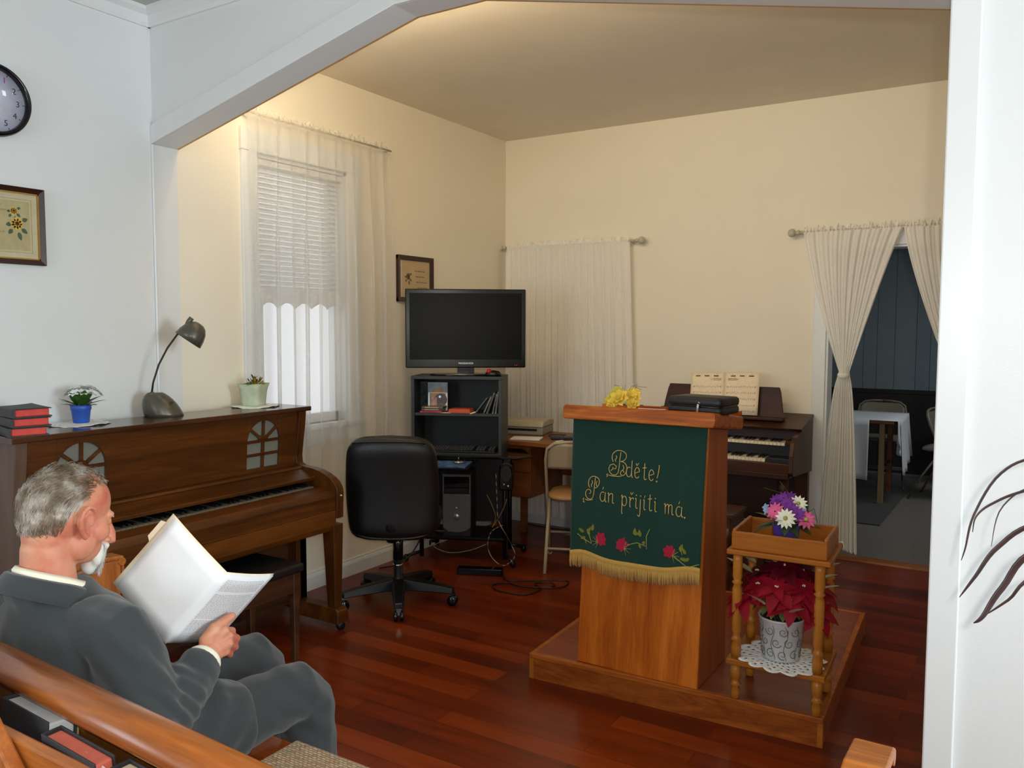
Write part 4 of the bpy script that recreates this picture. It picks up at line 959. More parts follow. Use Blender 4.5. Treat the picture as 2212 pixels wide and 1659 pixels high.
# lettering: hand drawn strokes in a grid of unit letters
GT = plain('gold_thread', (214, 178, 104), .45, var=.12, vs_=400)
def q(pts): return pts
LET = {
 'd': [arc(.22, .3, .2, 60, 360, 14, .3), [(.43, 1.02), (.42, .3), (.47, .0), (.52, .02)]],
 'e': [[(.05, .3), (.4, .42)]+[(p[0], p[1]) for p in arc(.23, .34, .18, 20, 320, 14, .33)]],
 't': [[(.2, 1.0), (.18, .15), (.26, 0), (.36, .06)], [(.04, .7), (.34, .74)]],
 '!': [[(.16, 1.0), (.2, .98), (.14, .5), (.06, .22)], arc(.04, .02, .028, 0, 360, 8)],
 'a': [arc(.22, .3, .2, 60, 360, 14, .3), [(.43, .6), (.42, .2), (.47, .0), (.54, .03)]],
 'n': [[(.02, .56), (.08, .6), (.1, .0)], [(.1, .42), (.2, .56), (.32, .6), (.4, .5), (.4, .1), (.45, .0), (.52, .03)]],
 'p': [[(.02, .56), (.09, .6), (.1, -.42), (.16, -.46)], arc(.27, .3, .18, 160, -170, 14, .3)],
 'r': [[(.02, .56), (.09, .6), (.1, .12), (.14, .0)], [(.1, .4), (.2, .56), (.33, .58), (.34, .5)]],
 'i': [[(.04, .58), (.1, .6), (.1, .12), (.16, 0), (.22, .04)]],
 'j': [[(.1, .6), (.1, -.3), (.02, -.44), (-.08, -.36)]],
 'm': [[(.02, .56), (.08, .6), (.1, .0)], [(.1, .42), (.2, .58), (.3, .58), (.34, .48), (.34, .0)], [(.34, .42), (.44, .58), (.54, .58), (.6, .48), (.6, .1), (.66, 0), (.72, .03)]],
 '.': [arc(.05, .02, .03, 0, 360, 8)],
 'dot': [arc(.1, .8, .022, 0, 360, 8)], 'acute': [[(.2, .74), (.26, .92)]], 'caron': [[(.12, .92), (.2, .78), (.32, .94)]], 'acute_i': [[(.1, .72), (.15, .88)]],
}
BIG = {
 'B': [[(.62, 1.45), (.58, 1.0), (.56, .5), (.52, .12), (.4, -.05), (.2, -.06), (.04, .1), (-.02, .32), (.06, .56), (.24, .64), (.4, .52), (.38, .36), (.28, .34)],
       [(.22, .78), (.14, 1.0), (.18, 1.3), (.4, 1.52), (.68, 1.52), (.9, 1.36), (.92, 1.1), (.78, .9), (.62, .84)], [(.62, .84), (.82, .8), (.98, .56), (.96, .2), (.8, -.04), (.66, .02), (.66, .2), (.76, .3)],
       [(.36, 1.2), (.4, 1.05), (.32, .92), (.36, .8)], [(.1, .2), (.22, .32), (.2, .44)], [(.76, .62), (.82, .46), (.78, .3), (.84, .16)], [(-.06, -.02), (-.12, -.1), (-.06, -.14), (-.12, -.24)], [(.7, -.1), (.3, -.14), (-.02, -.1)]],
 'P': [[(.62, 1.42), (.58, 1.0), (.56, .5), (.5, .1), (.36, -.04), (.16, -.02), (.02, .16), (0, .38), (.1, .56), (.26, .6), (.36, .48), (.32, .34), (.24, .34)],
       [(.28, .72), (.18, .9), (.2, 1.22), (.4, 1.46), (.66, 1.46), (.86, 1.3), (.86, 1.0), (.72, .78), (.6, .74)], [(.4, 1.2), (.44, 1.05), (.36, .92), (.4, .78)], [(.72, 1.2), (.68, 1.0), (.74, .86)], [(-.08, -.02), (-.16, -.08), (-.1, -.14), (-.14, -.26), (-.04, -.28)], [(.5, -.04), (.2, -.12), (0, -.08)]],
}
def strokes(glyph, x, zbase, h, wd, rr, mb_, skew=0):
    for st in glyph:
        P_ = []
        for a, b in st:
            px, pz_ = x+a*wd+b*skew, zbase+b*h; P_.append((px, cy(px, pz_)-.0042, pz_))
        # smooth the polyline
        V = [Vector(p_) for p_ in P_]; o_ = []
        for i in range(len(V)-1):
            p0, p1, p2, p3 = V[max(i-1, 0)], V[i], V[i+1], V[min(i+2, len(V)-1)]
            for k in range(3 if len(V) < 12 else 1):
                t = k/(3 if len(V) < 12 else 1); o_.append(.5*((2*p1)+(-p0+p2)*t+(2*p0-5*p1+4*p2-p3)*t*t+(-p0+3*p1-3*p2+p3)*t**3))
        o_.append(V[-1]); mb_.tube(o_, rr, 5)
def slope(x): return -.07*(x+1.38)
m = MB(); hx = .064
def word(letters, x, zbase, big=None, bw=.085):
    global m
    if big: strokes(BIG[big], x, zbase+slope(x), .062, bw, .0017, m); x += bw*.95
    for it in letters:
        if it == ' ': x += .024; continue
        main = it[0]; adv = {'d': .046, 'e': .044, 't': .036, '!': .03, 'a': .046, 'n': .047, 'p': .046, 'r': .034, 'i': .024, 'j': .021, 'm': .066, '.': .02}[main]
        strokes(LET[main], x, zbase+slope(x), hx, .056, .0017, m)
        for ac in it[1:]: strokes(LET[ac], x, zbase+slope(x), hx, .056, .0015, m)
        x += adv*.74
    return x
m = MB()
word(['d', ('e', 'caron'), 't', 'e', '!'], -1.38, .917, 'B', .078)
P('embroidered_lettering', m, GT, cl); m = MB()
word([('a', 'acute'), 'n', ' ', 'p', ('r', 'caron'), ('i', 'dot'), ('j', 'dot'), ('i', 'acute_i'), 't', ('i', 'dot'), ' ', 'm', ('a', 'acute'), '.'], -1.482, .800, 'P', .07)
P('embroidered_lettering', m, GT, cl)
ROSE = fabric('rose_thread', (176, 32, 62), scale=900, var=.35); RL = fabric('olive_thread', (120, 124, 44), scale=900, var=.35); RSTM = fabric('pale_green_thread', (156, 156, 84), scale=900, var=.2)
def sprig(x, z, flip, seed, pts_leaf, stem, rosepos):
    random.seed(seed); n_ = Vector((0, -1, 0))
    def at(u, v, h=.0032): px, pz_ = x+flip*u, z+v; return Vector((px, cy(px, pz_)-h, pz_))
    m = MB()
    for k in range(7):
        a = 2*pi*k/7+.2; leaf(m, at(rosepos[0], rosepos[1], .0036), (cos(a), 0, sin(a)*1.15), random.uniform(.024, .033), .024, upv=n_, curl=0, fold=.1, n=4)
    for k in range(4):
        a = 2*pi*k/4; leaf(m, at(rosepos[0]+.004, rosepos[1]+.004, .0048), (cos(a), 0, sin(a)), .017, .014, upv=n_, curl=0, fold=.2, n=3)
    P('rose_motif', m, ROSE, cl)
    m = MB()
    for u, v, a, L in pts_leaf: leaf(m, at(u, v), (flip*cos(R(a)), 0, sin(R(a))), L, L*.5, upv=n_, curl=0, fold=.15, n=4)
    P('leaf_motif', m, RL, cl)
    m = MB()
    for s_ in stem: m.tube([at(u, v, .0036) for u, v in s_], .0017, 5)
    for k in range(5):
        a = R(-70+35*k); m.tube([at(rosepos[0]-.012, rosepos[1]-.012, .005), at(rosepos[0]-.012-.03*cos(a), rosepos[1]-.012-.03*sin(a), .005)], [.0013, .0008], 4)
    P('stem_motif', m, RSTM, cl)
sprig(-1.465, .648, 1, 1, [(.01, .012, 120, .028), (.0, .022, 60, .026), (-.018, .018, 150, .03), (.02, .03, 80, .03), (-.01, .0, 200, .026)], [[(-.05, .008), (-.02, -.008), (.02, -.022)], [(-.015, -.008), (-.005, -.026)], [(.0, .03), (.02, -.02)]], (.062, .002))
sprig(-1.287, .656, -1, 2, [(-.02, .038, 180, .03), (-.03, .03, 90, .03), (-.052, .026, 80, .03), (-.048, .0, 250, .022), (-.07, .012, 300, .024)], [[(.0, -.012), (-.04, .002), (-.075, -.008)], [(-.088, .06), (-.076, .03), (-.078, -.02)]], (.026, -.014))
sprig(-1.085, .636, -1, 3, [(-.012, .012, 110, .032), (-.036, .004, 60, .028), (-.04, -.016, 0, .028), (-.014, -.012, 200, .026), (-.05, -.008, 320, .026)], [[(.01, -.01), (-.02, -.03), (-.045, -.044), (-.09, -.026)], [(-.012, .03), (-.022, 0)]], (.03, .004))

# yellow silk roses, zip case and slip of paper on the lectern top
yf = T('flower_bunch', 'yellow silk roses lying on the lectern top', 'flowers', onTop(-.13, .17))
YP = plain('yellow_petal', (222, 190, 66), .55, var=.15, vs_=50); YP2 = plain('lime_petal', (190, 182, 52), .55, var=.15, vs_=50)
random.seed(21); c0 = Vector(onTop(-.13, .17))
for i, (dx, dy, dz_, r_, mt) in enumerate(((0, -.03, .038, .042, YP), (.045, .0, .045, .036, YP), (-.05, .0, .03, .03, YP2), (-.028, .01, .058, .032, YP2), (.03, .04, .055, .034, YP), (-.02, -.04, .02, .03, YP), (.055, -.02, .02, .03, YP))):
    m = MB(); p = c0+Vector((dx, dy, dz_)); d = Vector((dx*4, -.6+dy*5, .55)).normalized()
    for rr_, cup, npet in ((r_, .35, 7), (r_*.72, .8, 6), (r_*.4, 1.6, 5)): blossom(m, p+d*.004*(r_/rr_), d, rr_, npet, cup, .85)
    P('blossom', m, mt, yf)
m = MB()
for i in range(5): m.tube([c0+Vector((-.02+.012*i, .02, .02)), c0+Vector((-.03+.01*i, .06, .01)), c0+Vector((-.03+.02*i, .10, .006))], .0018, 5)
for i in range(6):
    a = i*1.1; m.tube([c0+Vector((.02*cos(a), .03, .06)), c0+Vector((.04*cos(a)+.01, .03, .09)), c0+Vector((.075*cos(a)+.02, .03, .088+.012*sin(a*2)))], .0008, 4)
P('stems', m, plain('brown_twig', (110, 90, 50), .6), yf)
m = MB()
for i in range(5):
    a = R(200+i*35); leaf(m, c0+Vector((0, 0, .015)), (cos(a), sin(a), .1), .07, .028, curl=.1)
P('leaves', m, GREEND, yf)
one('paper_slip', MB().obox(onTop(.03, .12, .033), (.11, .08, .002), (sl, 0, R(8))), WHITEP, 'white paper slip beside the yellow roses on the lectern', 'paper', onTop(.03, .12))
bc = T('bible_case', 'black zipped book case with silver zip pull on the right end of the lectern top', 'book case', onTop(.215, .17, .032), R(-9))
CASE = plain('black_case_cloth', (20, 20, 23), .5, var=.15, vs_=60, bmp=.15)
def rr_rect(hx_, hy_, r_, n=6): 
    o_ = []
    for cx, cy_, a0 in ((hx_-r_, hy_-r_, 0), (-hx_+r_, hy_-r_, 90), (-hx_+r_, -hy_+r_, 180), (hx_-r_, -hy_+r_, 270)): o_ += arc(cx, cy_, r_, a0, a0+90, n)
    return o_
def pill(hx_, hy_, zs):
    m_ = MB(); m_.skin([m_.ring([(x, y, z) for x, y in rr_rect(hx_*s_, hy_*s_, .024*s_)]) for s_, z in zs]); return m_
P('lower_cover', pill(.118, .085, ((.9, 0), (.985, .004), (1.0, .016), (.985, .026), (.965, .028))), CASE, bc, local=True)
P('upper_cover', pill(.118, .085, ((.965, .0335), (.985, .0355), (1.0, .046), (.985, .058), (.94, .064), (.5, .067), (.05, .0675))), CASE, bc, local=True)
P('zip_tape', pill(.114, .081, ((.97, .026), (1.0, .028), (1.0, .034), (.97, .036))), BLACKG, bc, local=True)
m = MB(); m.obox((.022, -.088, .024), (.009, .003, .034), (0, R(6), 0)); m.tube([(.022, -.087, .04), (.026, -.089, .048), (.032, -.087, .044)], .003, 6); P('zip_pull', m, CHROME, bc, local=True, bev=.001)

# ============================================================ PLANT STAND, POTS
st = T('plant_stand', 'small two-tier wooden plant stand with turned legs and tray top on the platform', 'plant stand', (-.72, 3.105, PH), pa)
SX, SY = .145, .115
lg = [(.010, 0), (.016, .004), (.018, .03), (.014, .05), (.021, .058), (.014, .066), (.0125, .075), (.019, .085), (.02, .10), (.02, .138)]
lg2 = [(.018, .160), (.019, .20), (.014, .222), (.021, .23), (.014, .238), (.0125, .25), (.018, .262), (.0185, .31), (.0185, .42), (.0135, .438), (.021, .446), (.0135, .454), (.018, .468), (.018, .53), (.017, .555)]
for x in (-SX, SX):
    for y in (-SY, SY):
        m = MB().lathe(lg, (x, y, 0), 16); m.lathe(lg2, (x, y, 0), 16); P('leg', m, STANDZ, st, local=True)
P('lower_shelf', MB().box(-SX-.03, SX+.03, -SY-.03, SY+.03, .138, .160), STAND, st, local=True, bev=.004)
P('tray_base', MB().box(-SX-.035, SX+.04, -SY-.035, SY+.04, .555, .575), STAND, st, local=True, bev=.005)
tb = .575
for nm, b in (('tray_side', (-SX-.02, SX+.025, -SY-.022, -SY-.008, tb, tb+.066)), ('tray_side', (-SX-.02, SX+.025, SY+.01, SY+.024, tb, tb+.066)), ('tray_end', (-SX-.02, -SX-.006, -SY-.01, SY+.012, tb, tb+.072)), ('tray_end', (SX+.011, SX+.025, -SY-.01, SY+.012, tb, tb+.072))):
    P(nm, MB().box(*b), STAND, st, local=True, bev=.004)
Mst = Matrix.Translation((-.72, 3.105, PH)) @ Matrix.Rotation(pa, 4, 'Z')
def LS(x, y, z): return Mst @ Vector((x, y, z))
pc_ = LS(.004, -.045, .1605)
doily('crochet_doily', 'large white ruffled crochet doily under the silver-white poinsettia pot', tuple(pc_), .152, 14, .16, 1.0)
po = T('poinsettia', 'dark red poinsettia in an embossed white metal pot on the lower shelf of the stand', 'potted plant', tuple(pc_+Vector((0, 0, .006))))
c = pc_+Vector((0, 0, .006)); GALV = plain('whitewashed_metal', (206, 208, 208), .42, metal=.25, var=.08, vs_=30)
P('pot', MB().lathe([(.02, 0), (.064, 0), (.066, .004), (.081, .146), (.084, .15), (.086, .155), (.084, .160), (.079, .158), (.072, .10), (.01, .10)], c, 40), GALV, po)
m = MB()
def scroll(th, z, r_, turn, sgn):
    pts = []
    for k in range(30):
        t = k/29; a = turn+sgn*t*8.2; rr_ = r_*(1-t*.82); u, v = rr_*cos(a), rr_*sin(a); zz = z+v; R_ = .0662+(.0812-.0662)*(zz-.004)/.142+.0006
        pts.append(c+Vector((R_*cos(th+u/R_), R_*sin(th+u/R_), zz)))
    m.tube(pts, [.0015*(1-.5*k/29) for k in range(30)], 5)
for k in range(10):
    th = 2*pi*k/10
    for j, z in enumerate((.030, .074, .118)):
        s_ = 1 if (k+j) % 2 else -1; scroll(th+(.31 if j % 2 else 0), z, .0185, .9*j+1.2*s_, s_)
    pts = []
    for q_ in range(16):
        z = .01+.13*q_/15; R_ = .0662+(.0812-.0662)*(z-.004)/.142+.0004; a = th+.13+.09*sin(z*60+k); pts.append(c+Vector((R_*cos(a), R_*sin(a), z)))
    m.tube(pts, .0011, 5)
P('embossed_scrolls', m, plain('scroll_grey', (96, 98, 104), .5, metal=.2), po)
P('inner_liner', MB().lathe([(.07, .10), (.0765, .152), (.0745, .152), (.068, .10)], c, 32, caps=False), plain('navy_liner', (24, 30, 44), .4), po)
P('soil', MB().lathe([(.073, .118), (.04, .126), (.002, .128)], c, 24, caps=False), plain('potting_soil', (62, 44, 30), .9, var=.4, vs_=200, bmp=.6), po)
random.seed(31); m = MB(); tops = []
heads = [(-.075, -.05, .275), (.0, -.085, .285), (.085, -.04, .29), (-.10, .03, .30), (.01, .0, .345), (.125, .04, .27), (-.03, .06, .33), (.055, -.085, .245), (-.13, -.05, .225), (.13, -.03, .215), (.06, .05, .32)]
for hx_, hy_, hz_ in heads:
    t_ = c+Vector((hx_, hy_, hz_)); m.tube([c+Vector((hx_*.2, hy_*.2, .12)), c+Vector((hx_*.55, hy_*.55, .22)), t_], [.004, .0035, .003], 6)
P('stems', m, plain('poinsettia_stem', (70, 96, 52), .6), po)
BR = plain('crimson_bract', (134, 8, 30), .6, var=.25, vs_=25, spec=.2); BR2 = plain('dark_crimson_bract', (88, 6, 22), .6, var=.25, vs_=25, spec=.2); IV = plain('cream_bract', (212, 208, 164), .6, var=.12, vs_=30); PGL = plain('poinsettia_leaf', (96, 104, 40), .5, var=.3, vs_=25)
for hi_, (hx_, hy_, hz_) in enumerate(heads):
    p = c+Vector((hx_, hy_, hz_)); ax = Vector((hx_*3, hy_*3-.25, .8)).normalized(); a_ = ax.cross(Vector((.2, .9, .1))).normalized(); b_ = a_.cross(ax); m = MB()
    for ring_, (n_, L, el) in enumerate(((7, .10, -.12), (5, .07, .25))):
        for k in range(n_):
            t_ = 2*pi*k/n_+hi_+ring_*.5; d = a_*cos(t_)+b_*sin(t_)+ax*el; leaf(m, p, d, L*random.uniform(.85, 1.15), L*.5, upv=ax, curl=.25, n=6)
    P('bract_head', m, BR2 if hi_ in (4, 6, 3, 10) else BR, po)
    m = MB()
    for k in range(5): m.ell(p+ax*.006+Vector((random.uniform(-.006, .006), random.uniform(-.006, .006), 0)), (.003, .003, .0035), None, 6, 5)
    P('flower_buds', m, IV, po)
for k in range(11):
    m = MB(); a = [100, 80, 60, 130, 10, -10, 20, 165, 180, 250, 300][k]; z_ = [.385, .39, .38, .37, .33, .30, .36, .36, .33, .25, .23][k]; rr_ = .05 if k < 4 else .11
    p = c+Vector((rr_*cos(R(a)), rr_*sin(R(a)), z_-.03)); leaf(m, p, (cos(R(a)), sin(R(a))*.7, .55), random.uniform(.085, .115), .045, curl=.1)
    P('cream_bract', m, IV, po)
m = MB()
for k in range(9):
    a = R([262, 285, 240, 320, 200, 150, 30, 90, 345][k]); leaf(m, c+Vector((.035*cos(a), .035*sin(a), .24)), (cos(a), sin(a), -.55), random.uniform(.08, .10), .052, curl=.3, n=6)
P('leaves', m, PGL, po)
tc_ = LS(-.01, -.02, .5755)
m = MB()
for k in range(9):
    for j in range(6):
        if (k+j) % 2 == 0 or j in (0, 5) or k in (0, 8):
            x, y = -.125+k*.0285, -.05+j*.019; wv_ = 1 if 0 < k < 8 else .8
            m.box(x, x+.027*wv_, y, y+.017, 0, .002)
for k in range(18): m.box(-.128+k*.0147, -.128+k*.0147+.010, -.0575+(.002 if k % 2 else 0), .066, 0, .0011)
one('crochet_doily', m.xf(Matrix.Translation(tc_) @ Matrix.Rotation(R(-6), 4, 'Z')), DOILY, 'small white crochet mat in the tray of the plant stand', 'doily', tuple(tc_))
pp = T('flower_pot', 'square purple pot with silk daisies and purple flowers on the tray of the plant stand', 'flower pot', tuple(tc_+Vector((.018, 0, .0022))), R(12))
PUR = plain('purple_pot', (66, 42, 128), .45, var=.08)
m = MB(); m.skin([m.ring([(s_*x, s_*y, z) for x, y in rr_rect(1, 1, .2, 3)]) for s_, z in ((.036, 0), (.038, .003), (.048, .088), (.05, .09), (.0445, .09), (.04, .07), (.01, .07))], smooth=False)
P('pot', m, PUR, pp, local=True, bev=.001)
c = tc_+Vector((.018, 0, .0022)); VIO = plain('violet_petal', (112, 30, 140), .6, var=.2, vs_=40); PKP = plain('pink_petal', (226, 96, 146), .6, var=.15, vs_=40); DSY = plain('daisy_petal', (238, 236, 214), .6, var=.04); BLU = plain('pale_blue_petal', (150, 176, 214), .6); YC = plain('daisy_centre', (176, 168, 84), .7, var=.2, vs_=300)
random.seed(41); m = MB()
for k in range(18):
    a = R(20*k); el = random.uniform(-.1, .9); leaf(m, c+Vector((.025*cos(a), .025*sin(a), .09)), (cos(a), sin(a), el), random.uniform(.07, .11), .032, curl=.25)
P('leaves', m, GREEND, pp)
m = MB()
for k in range(9):
    a = R(40*k); m.tube([c+Vector((0, 0, .06)), c+Vector((.03*cos(a), .03*sin(a), .12)), c+Vector((.05*cos(a), .05*sin(a), .15))], .002, 5)
m.tube([c+Vector((0, 0, .12)), c+Vector((-.02, 0, .20)), c+Vector((-.085, -.01, .215))], .001, 5); m.tube([c+Vector((0, 0, .12)), c+Vector((.0, 0, .21)), c+Vector((-.03, 0, .245))], .001, 5); m.tube([c+Vector((.05, 0, .12)), c+Vector((.10, -.02, .16)), c+Vector((.115, -.03, .11))], .0012, 5)
P('stems', m, plain('dark_stem', (50, 70, 30), .6), pp)
def daisy(dx, dy, dz_, r_, mt, np_, lab=None, cen=True):
    dx *= .88; dz_ = .088+(dz_-.088)*.8; r_ *= .88; p = c+Vector((dx, dy, dz_)); d = Vector((dx*5, -.75+dy*4, .45)).normalized(); m_ = MB(); blossom(m_, p, d, r_, np_, .15, .45 if np_ > 9 else .7); blossom(m_, p+d*.003, d, r_*.75, np_, .3, .45 if np_ > 9 else .7)
    f = P('blossom', m_, mt, pp, label=lab)
    if cen: P('flower_centre', MB().ell(p+d*.006, (r_*.24,)*3, None, 12, 8), YC, f)
daisy(.012, -.062, .128, .040, DSY, 13); daisy(.045, .0, .185, .036, DSY, 13)
daisy(-.035, -.045, .15, .038, PKP, 12, cen=False); daisy(.085, -.03, .125, .038, PKP, 11); 
for q_ in ((-.045, .0, .19), (-.015, .0, .205), (.01, -.03, .19), (.03, -.035, .165), (.055, -.04, .15), (.0, .04, .2)): daisy(*q_, .03, VIO, 10, cen=False)
for q_ in ((-.075, -.03, .145), (-.085, -.01, .155), (.07, -.01, .155)): daisy(*q_, .018, BLU, 5, cen=False)

# ============================================================ ORGAN
og = T('electric_organ', 'dark walnut two-manual electric organ against the back wall behind the lectern', 'organ', (-1.6, 5.1, 0))
OX0, OX1 = -2.09, -1.085
prof = [(5.34, .60), (4.84, .64), (4.82, .66), (4.83, .76), (4.86, .835), (4.90, .862), (5.10, .90), (5.34, .94)]
for a in (OX0, OX1-.028): P('cheek', MB().prism(prof, 'X', a, a+.028), ORGAN, og, bev=.004)
P('case_top', MB().prism([(5.02, .885), (5.34, .943), (5.34, .962), (5.0, .90)], 'X', OX0-.004, OX1+.004), ORGAN, og, bev=.003)
P('case_back', MB().box(OX0+.03, OX1-.03, 5.325, 5.34, .25, .94), ORGAN, og)
P('case_floor', MB().box(OX0+.028, OX1-.028, 4.83, 5.33, .62, .65), ORGAN, og, bev=.003); P('front_rail', MB().box(OX0+.028, OX1-.028, 4.835, 4.87, .62, .71), ORGAN, og, bev=.004)
P('lower_manual_block', MB().box(OX0+.028, OX1-.028, 4.88, 5.1, .66, .71), BLACK, og); P('upper_manual_block', MB().box(OX0+.028, OX1-.028, 4.985, 5.2, .765, .80), BLACK, og); P('control_panel', MB().prism([(5.10, .80), (5.12, .90), (5.13, .90), (5.2, .80)], 'X', OX0+.028, OX1-.028), ORGAN, og); P('fascia', MB().box(OX0+.028, OX1-.028, 5.01, 5.02, .715, .765), BLACK, og)
def manual(x0, x1, y0, y1, z):
    n = int(round((x1-x0)/.0232)); kw = (x1-x0)/n
    for i in range(n):
        P('white_key', MB().box(x0+i*kw+.0006, x0+(i+1)*kw-.0006, y0, y1, z, z+.017), IVORY, og, bev=.0015, seg=1)
        if (i % 7) in (0, 1, 3, 4, 5) and i < n-1: x = x0+(i+1)*kw; P('black_key', MB().box(x-.006, x+.006, y0+.045, y1, z+.017, z+.028), BLACK, og, bev=.0015, seg=1)
manual(-1.99, -1.165, 4.955, 5.08, .800); manual(-2.05, -1.255, 4.86, 5.0, .71)
P('key_block', MB().box(-1.165, OX1-.028, 4.97, 5.1, .80, .83), ORGAN, og, bev=.002); P('key_block', MB().box(-1.255, OX1-.028, 4.87, 5.0, .70, .735), BLACK, og, bev=.002)
TRN = [(.012, .0), (.018, .01), (.014, .03), (.02, .06), (.017, .12), (.026, .30), (.022, .42), (.030, .47), (.018, .49), (.028, .51), (.03, .62)]
for x in (OX0+.06, OX1-.07):
    P('turned_leg', MB().lathe(TRN, (x, 4.90, 0), 18), ORGAN, og); P('rear_panel_leg', MB().box(x-.02, x+.06, 5.27, 5.32, 0, .62), ORGAN, og, bev=.003)
P('pedal_board', MB().box(OX0+.1, OX1-.2, 5.02, 5.3, .02, .25), ORGAN, og, bev=.004)
# music desk with ogee end and open music book
md = [(-1.62, .945), (-1.205, .945), (-1.215, .962), (-1.232, .985), (-1.238, 1.03), (-1.252, 1.105), (-1.262, 1.135), (-1.62, 1.135)]
md = md+[(-3.24-x, z) for x, z in md[::-1] if x != -1.62]
P('music_desk', MB().prism(md, 'Y', 0, .018).xf(Matrix.Translation((0, 5.16, .0)) @ Matrix.Translation((0, 0, .945)) @ Matrix.Rotation(R(-10), 4, 'X') @ Matrix.Translation((0, 0, -.945))), ORGAN, og, bev=.003)
P('desk_ledge', MB().box(-2.02, -1.22, 5.10, 5.17, .93, .948), ORGAN, og, bev=.003)
bk = T('music_book', 'open sheet music book standing on the organ music desk', 'book', (-1.60, 5.13, .948))
Mb = Matrix.Translation((-1.60, 5.135, .948)) @ Matrix.Rotation(R(-10), 4, 'X')
def page(s_, ins=0): 
    return lambda u, v: Mb @ Vector((s_*u*.222, -.004-.018*sin(pi*min(1, u*1.0))*.6-ins, .268*v+.006*u*(1 if s_ > 0 else -1)))
for s_ in (-1, 1): P('page', MB().grid(page(s_), 10, 4), CREAMP, bk, solid=.003)
INK = plain('music_ink', (96, 84, 64), .8); INKL = plain('music_ink_light', (150, 134, 106), .8)
m = MB(); m2 = MB(); random.seed(8)
for s_ in (-1, 1):
    f_ = page(s_, .0024)
    for k in range(3):
        u0 = (.18+.26*k) if s_ > 0 else (.86-.27*k-.14)
        for j in range(4): a, b = Vector(f_(u0, .93-.006*j)), Vector(f_(u0+.14, .93-.006*j)); m.beam(a, b, .0018 if j else .003, .0006, (0, 1, 0))
    for j in range(5): z_ = .865-.012*j; a, b = Vector(f_(.1, z_)), Vector(f_(.1+random.uniform(.2, .34), z_)); (m if j == 0 else m2).beam(a, b, .0014, .0006, (0, 1, 0))
    a, b = Vector(f_(.2, .965)), Vector(f_(.8, .965)); m2.beam(a, b, .0014, .0006, (0, 1, 0))
    for sy_ in range(5):
        z0 = .68-.145*sy_
        for l_ in range(5): a, b = Vector(f_(.08, z0-.008*l_)), Vector(f_(.92, z0-.008*l_)); m2.beam(a, b, .0008, .0004, (0, 1, 0))
        for k in range(16):
            u = .1+.052*k; p_ = Vector(f_(u, z0-.008*random.choice((0, 1, 2, 3)))); q_ = Vector(f_(u+.004, z0-.05+.02*random.random())); m.beam(p_, q_, .001, .0005, (0, 1, 0)); m.ell(p_, (.0022, .0006, .0018), None, 6, 5)
P('notes', m, INK, bk); P('staves', m2, INKL, bk)
ob_ = T('organ_bench', 'dark wooden organ bench with turned legs behind the lectern', 'bench', (-1.62, 4.42, 0))
P('seat', MB().box(-2.0, -1.27, 4.30, 4.56, .475, .50), BENCHW, ob_, bev=.004); 
for y in (4.315, 4.53): P('apron', MB().box(-1.98, -1.29, y, y+.018, .40, .475), BENCHW, ob_, bev=.002)
for x in (-1.99, -1.30): P('end_apron', MB().box(x, x+.018, 4.32, 4.54, .40, .475), BENCHW, ob_, bev=.002)
for x in (-1.965, -1.305):
    for y in (4.335, 4.525): P('leg', MB().lathe([(.01, 0), (.017, .02), (.012, .06), (.018, .1), (.014, .2), (.022, .3), (.014, .33), (.022, .345), (.022, .42)], (x, y, 0), 14), BENCHW, ob_)
# ============================================================ CURTAINS
def fold_curtain(y_of, z0, z1, n, m_, amp, seed, axis, flat, nu=260, nv=26, gather=.25, spread=0, drift=.25, lat=.35):
    """gathered cloth: folds of uneven width that open towards the hem"""
    random.seed(seed); ph = [random.uniform(0, 6.28) for _ in range(6)]
    def f(u, v):
        z = z1+(z0-z1)*v
        s = u + .006*sin(u*23+ph[0])*v + drift*.02*sin(v*3+u*11+ph[4])*v
        wv = sin(2*pi*n*u+1.6*sin(u*9+ph[1])+.5*sin(v*3+ph[2]))*.6+.4*sin(2*pi*n*1.73*u+ph[3]+v*.8)
        a = amp*(gather+(1-gather)*min(1, v*2.2))
        d = flat+a*wv; t = y_of(s, v)
        t += lat*amp*cos(2*pi*n*u+1.6*sin(u*9+ph[1]))*min(1, v*3)
        return (d, t, z) if axis == 'X' else (t, d, z)
    return MB().grid(f, nu, nv)
def ruffle(y0, y1, zr, axis, flat, h, seed, sgn=1):
    random.seed(seed); ph = random.uniform(0, 6)
    def f(u, v):
        t = y0+(y1-y0)*u; n1 = noise.noise(Vector((u*46+ph, v*.8, ph))); n2_ = noise.noise(Vector((u*110, v*1.5, ph+3))); d = flat+sgn*(.030*n1+.016*n2_)*v+.012*sgn*(1-v); z = zr+h*v*(.78+.5*noise.noise(Vector((u*38, ph, 2.0)))+.25*n2_); t += .012*n2_*v
        return (d, t, z) if axis == 'X' else (t, d, z)
    return MB().grid(f, 320, 6)
def rod(root, p, q, r_, mat, finials=(1, 1), brackets=()):
    p, q = Vector(p), Vector(q); d = (q-p).normalized()
    P('rod', MB().tube([p, q], r_, 10), mat, root)
    for on, e, s_ in ((finials[0], p, -1), (finials[1], q, 1)):
        if on:
            m = MB(); m.tube([e, e+d*s_*.012, e+d*s_*.02, e+d*s_*.03], [r_*1.1, r_*1.8, r_*1.1, r_*1.1], 12); m.ell(e+d*s_*.05, (.026, .026, .026)); P('finial', m, mat, root)
    for b, wdir in brackets:
        P('bracket', MB().tube([Vector(b), Vector(b)+Vector(wdir)], .006, 8), mat, root)
RODM = plain('pale_rod', (196, 188, 170), .5)
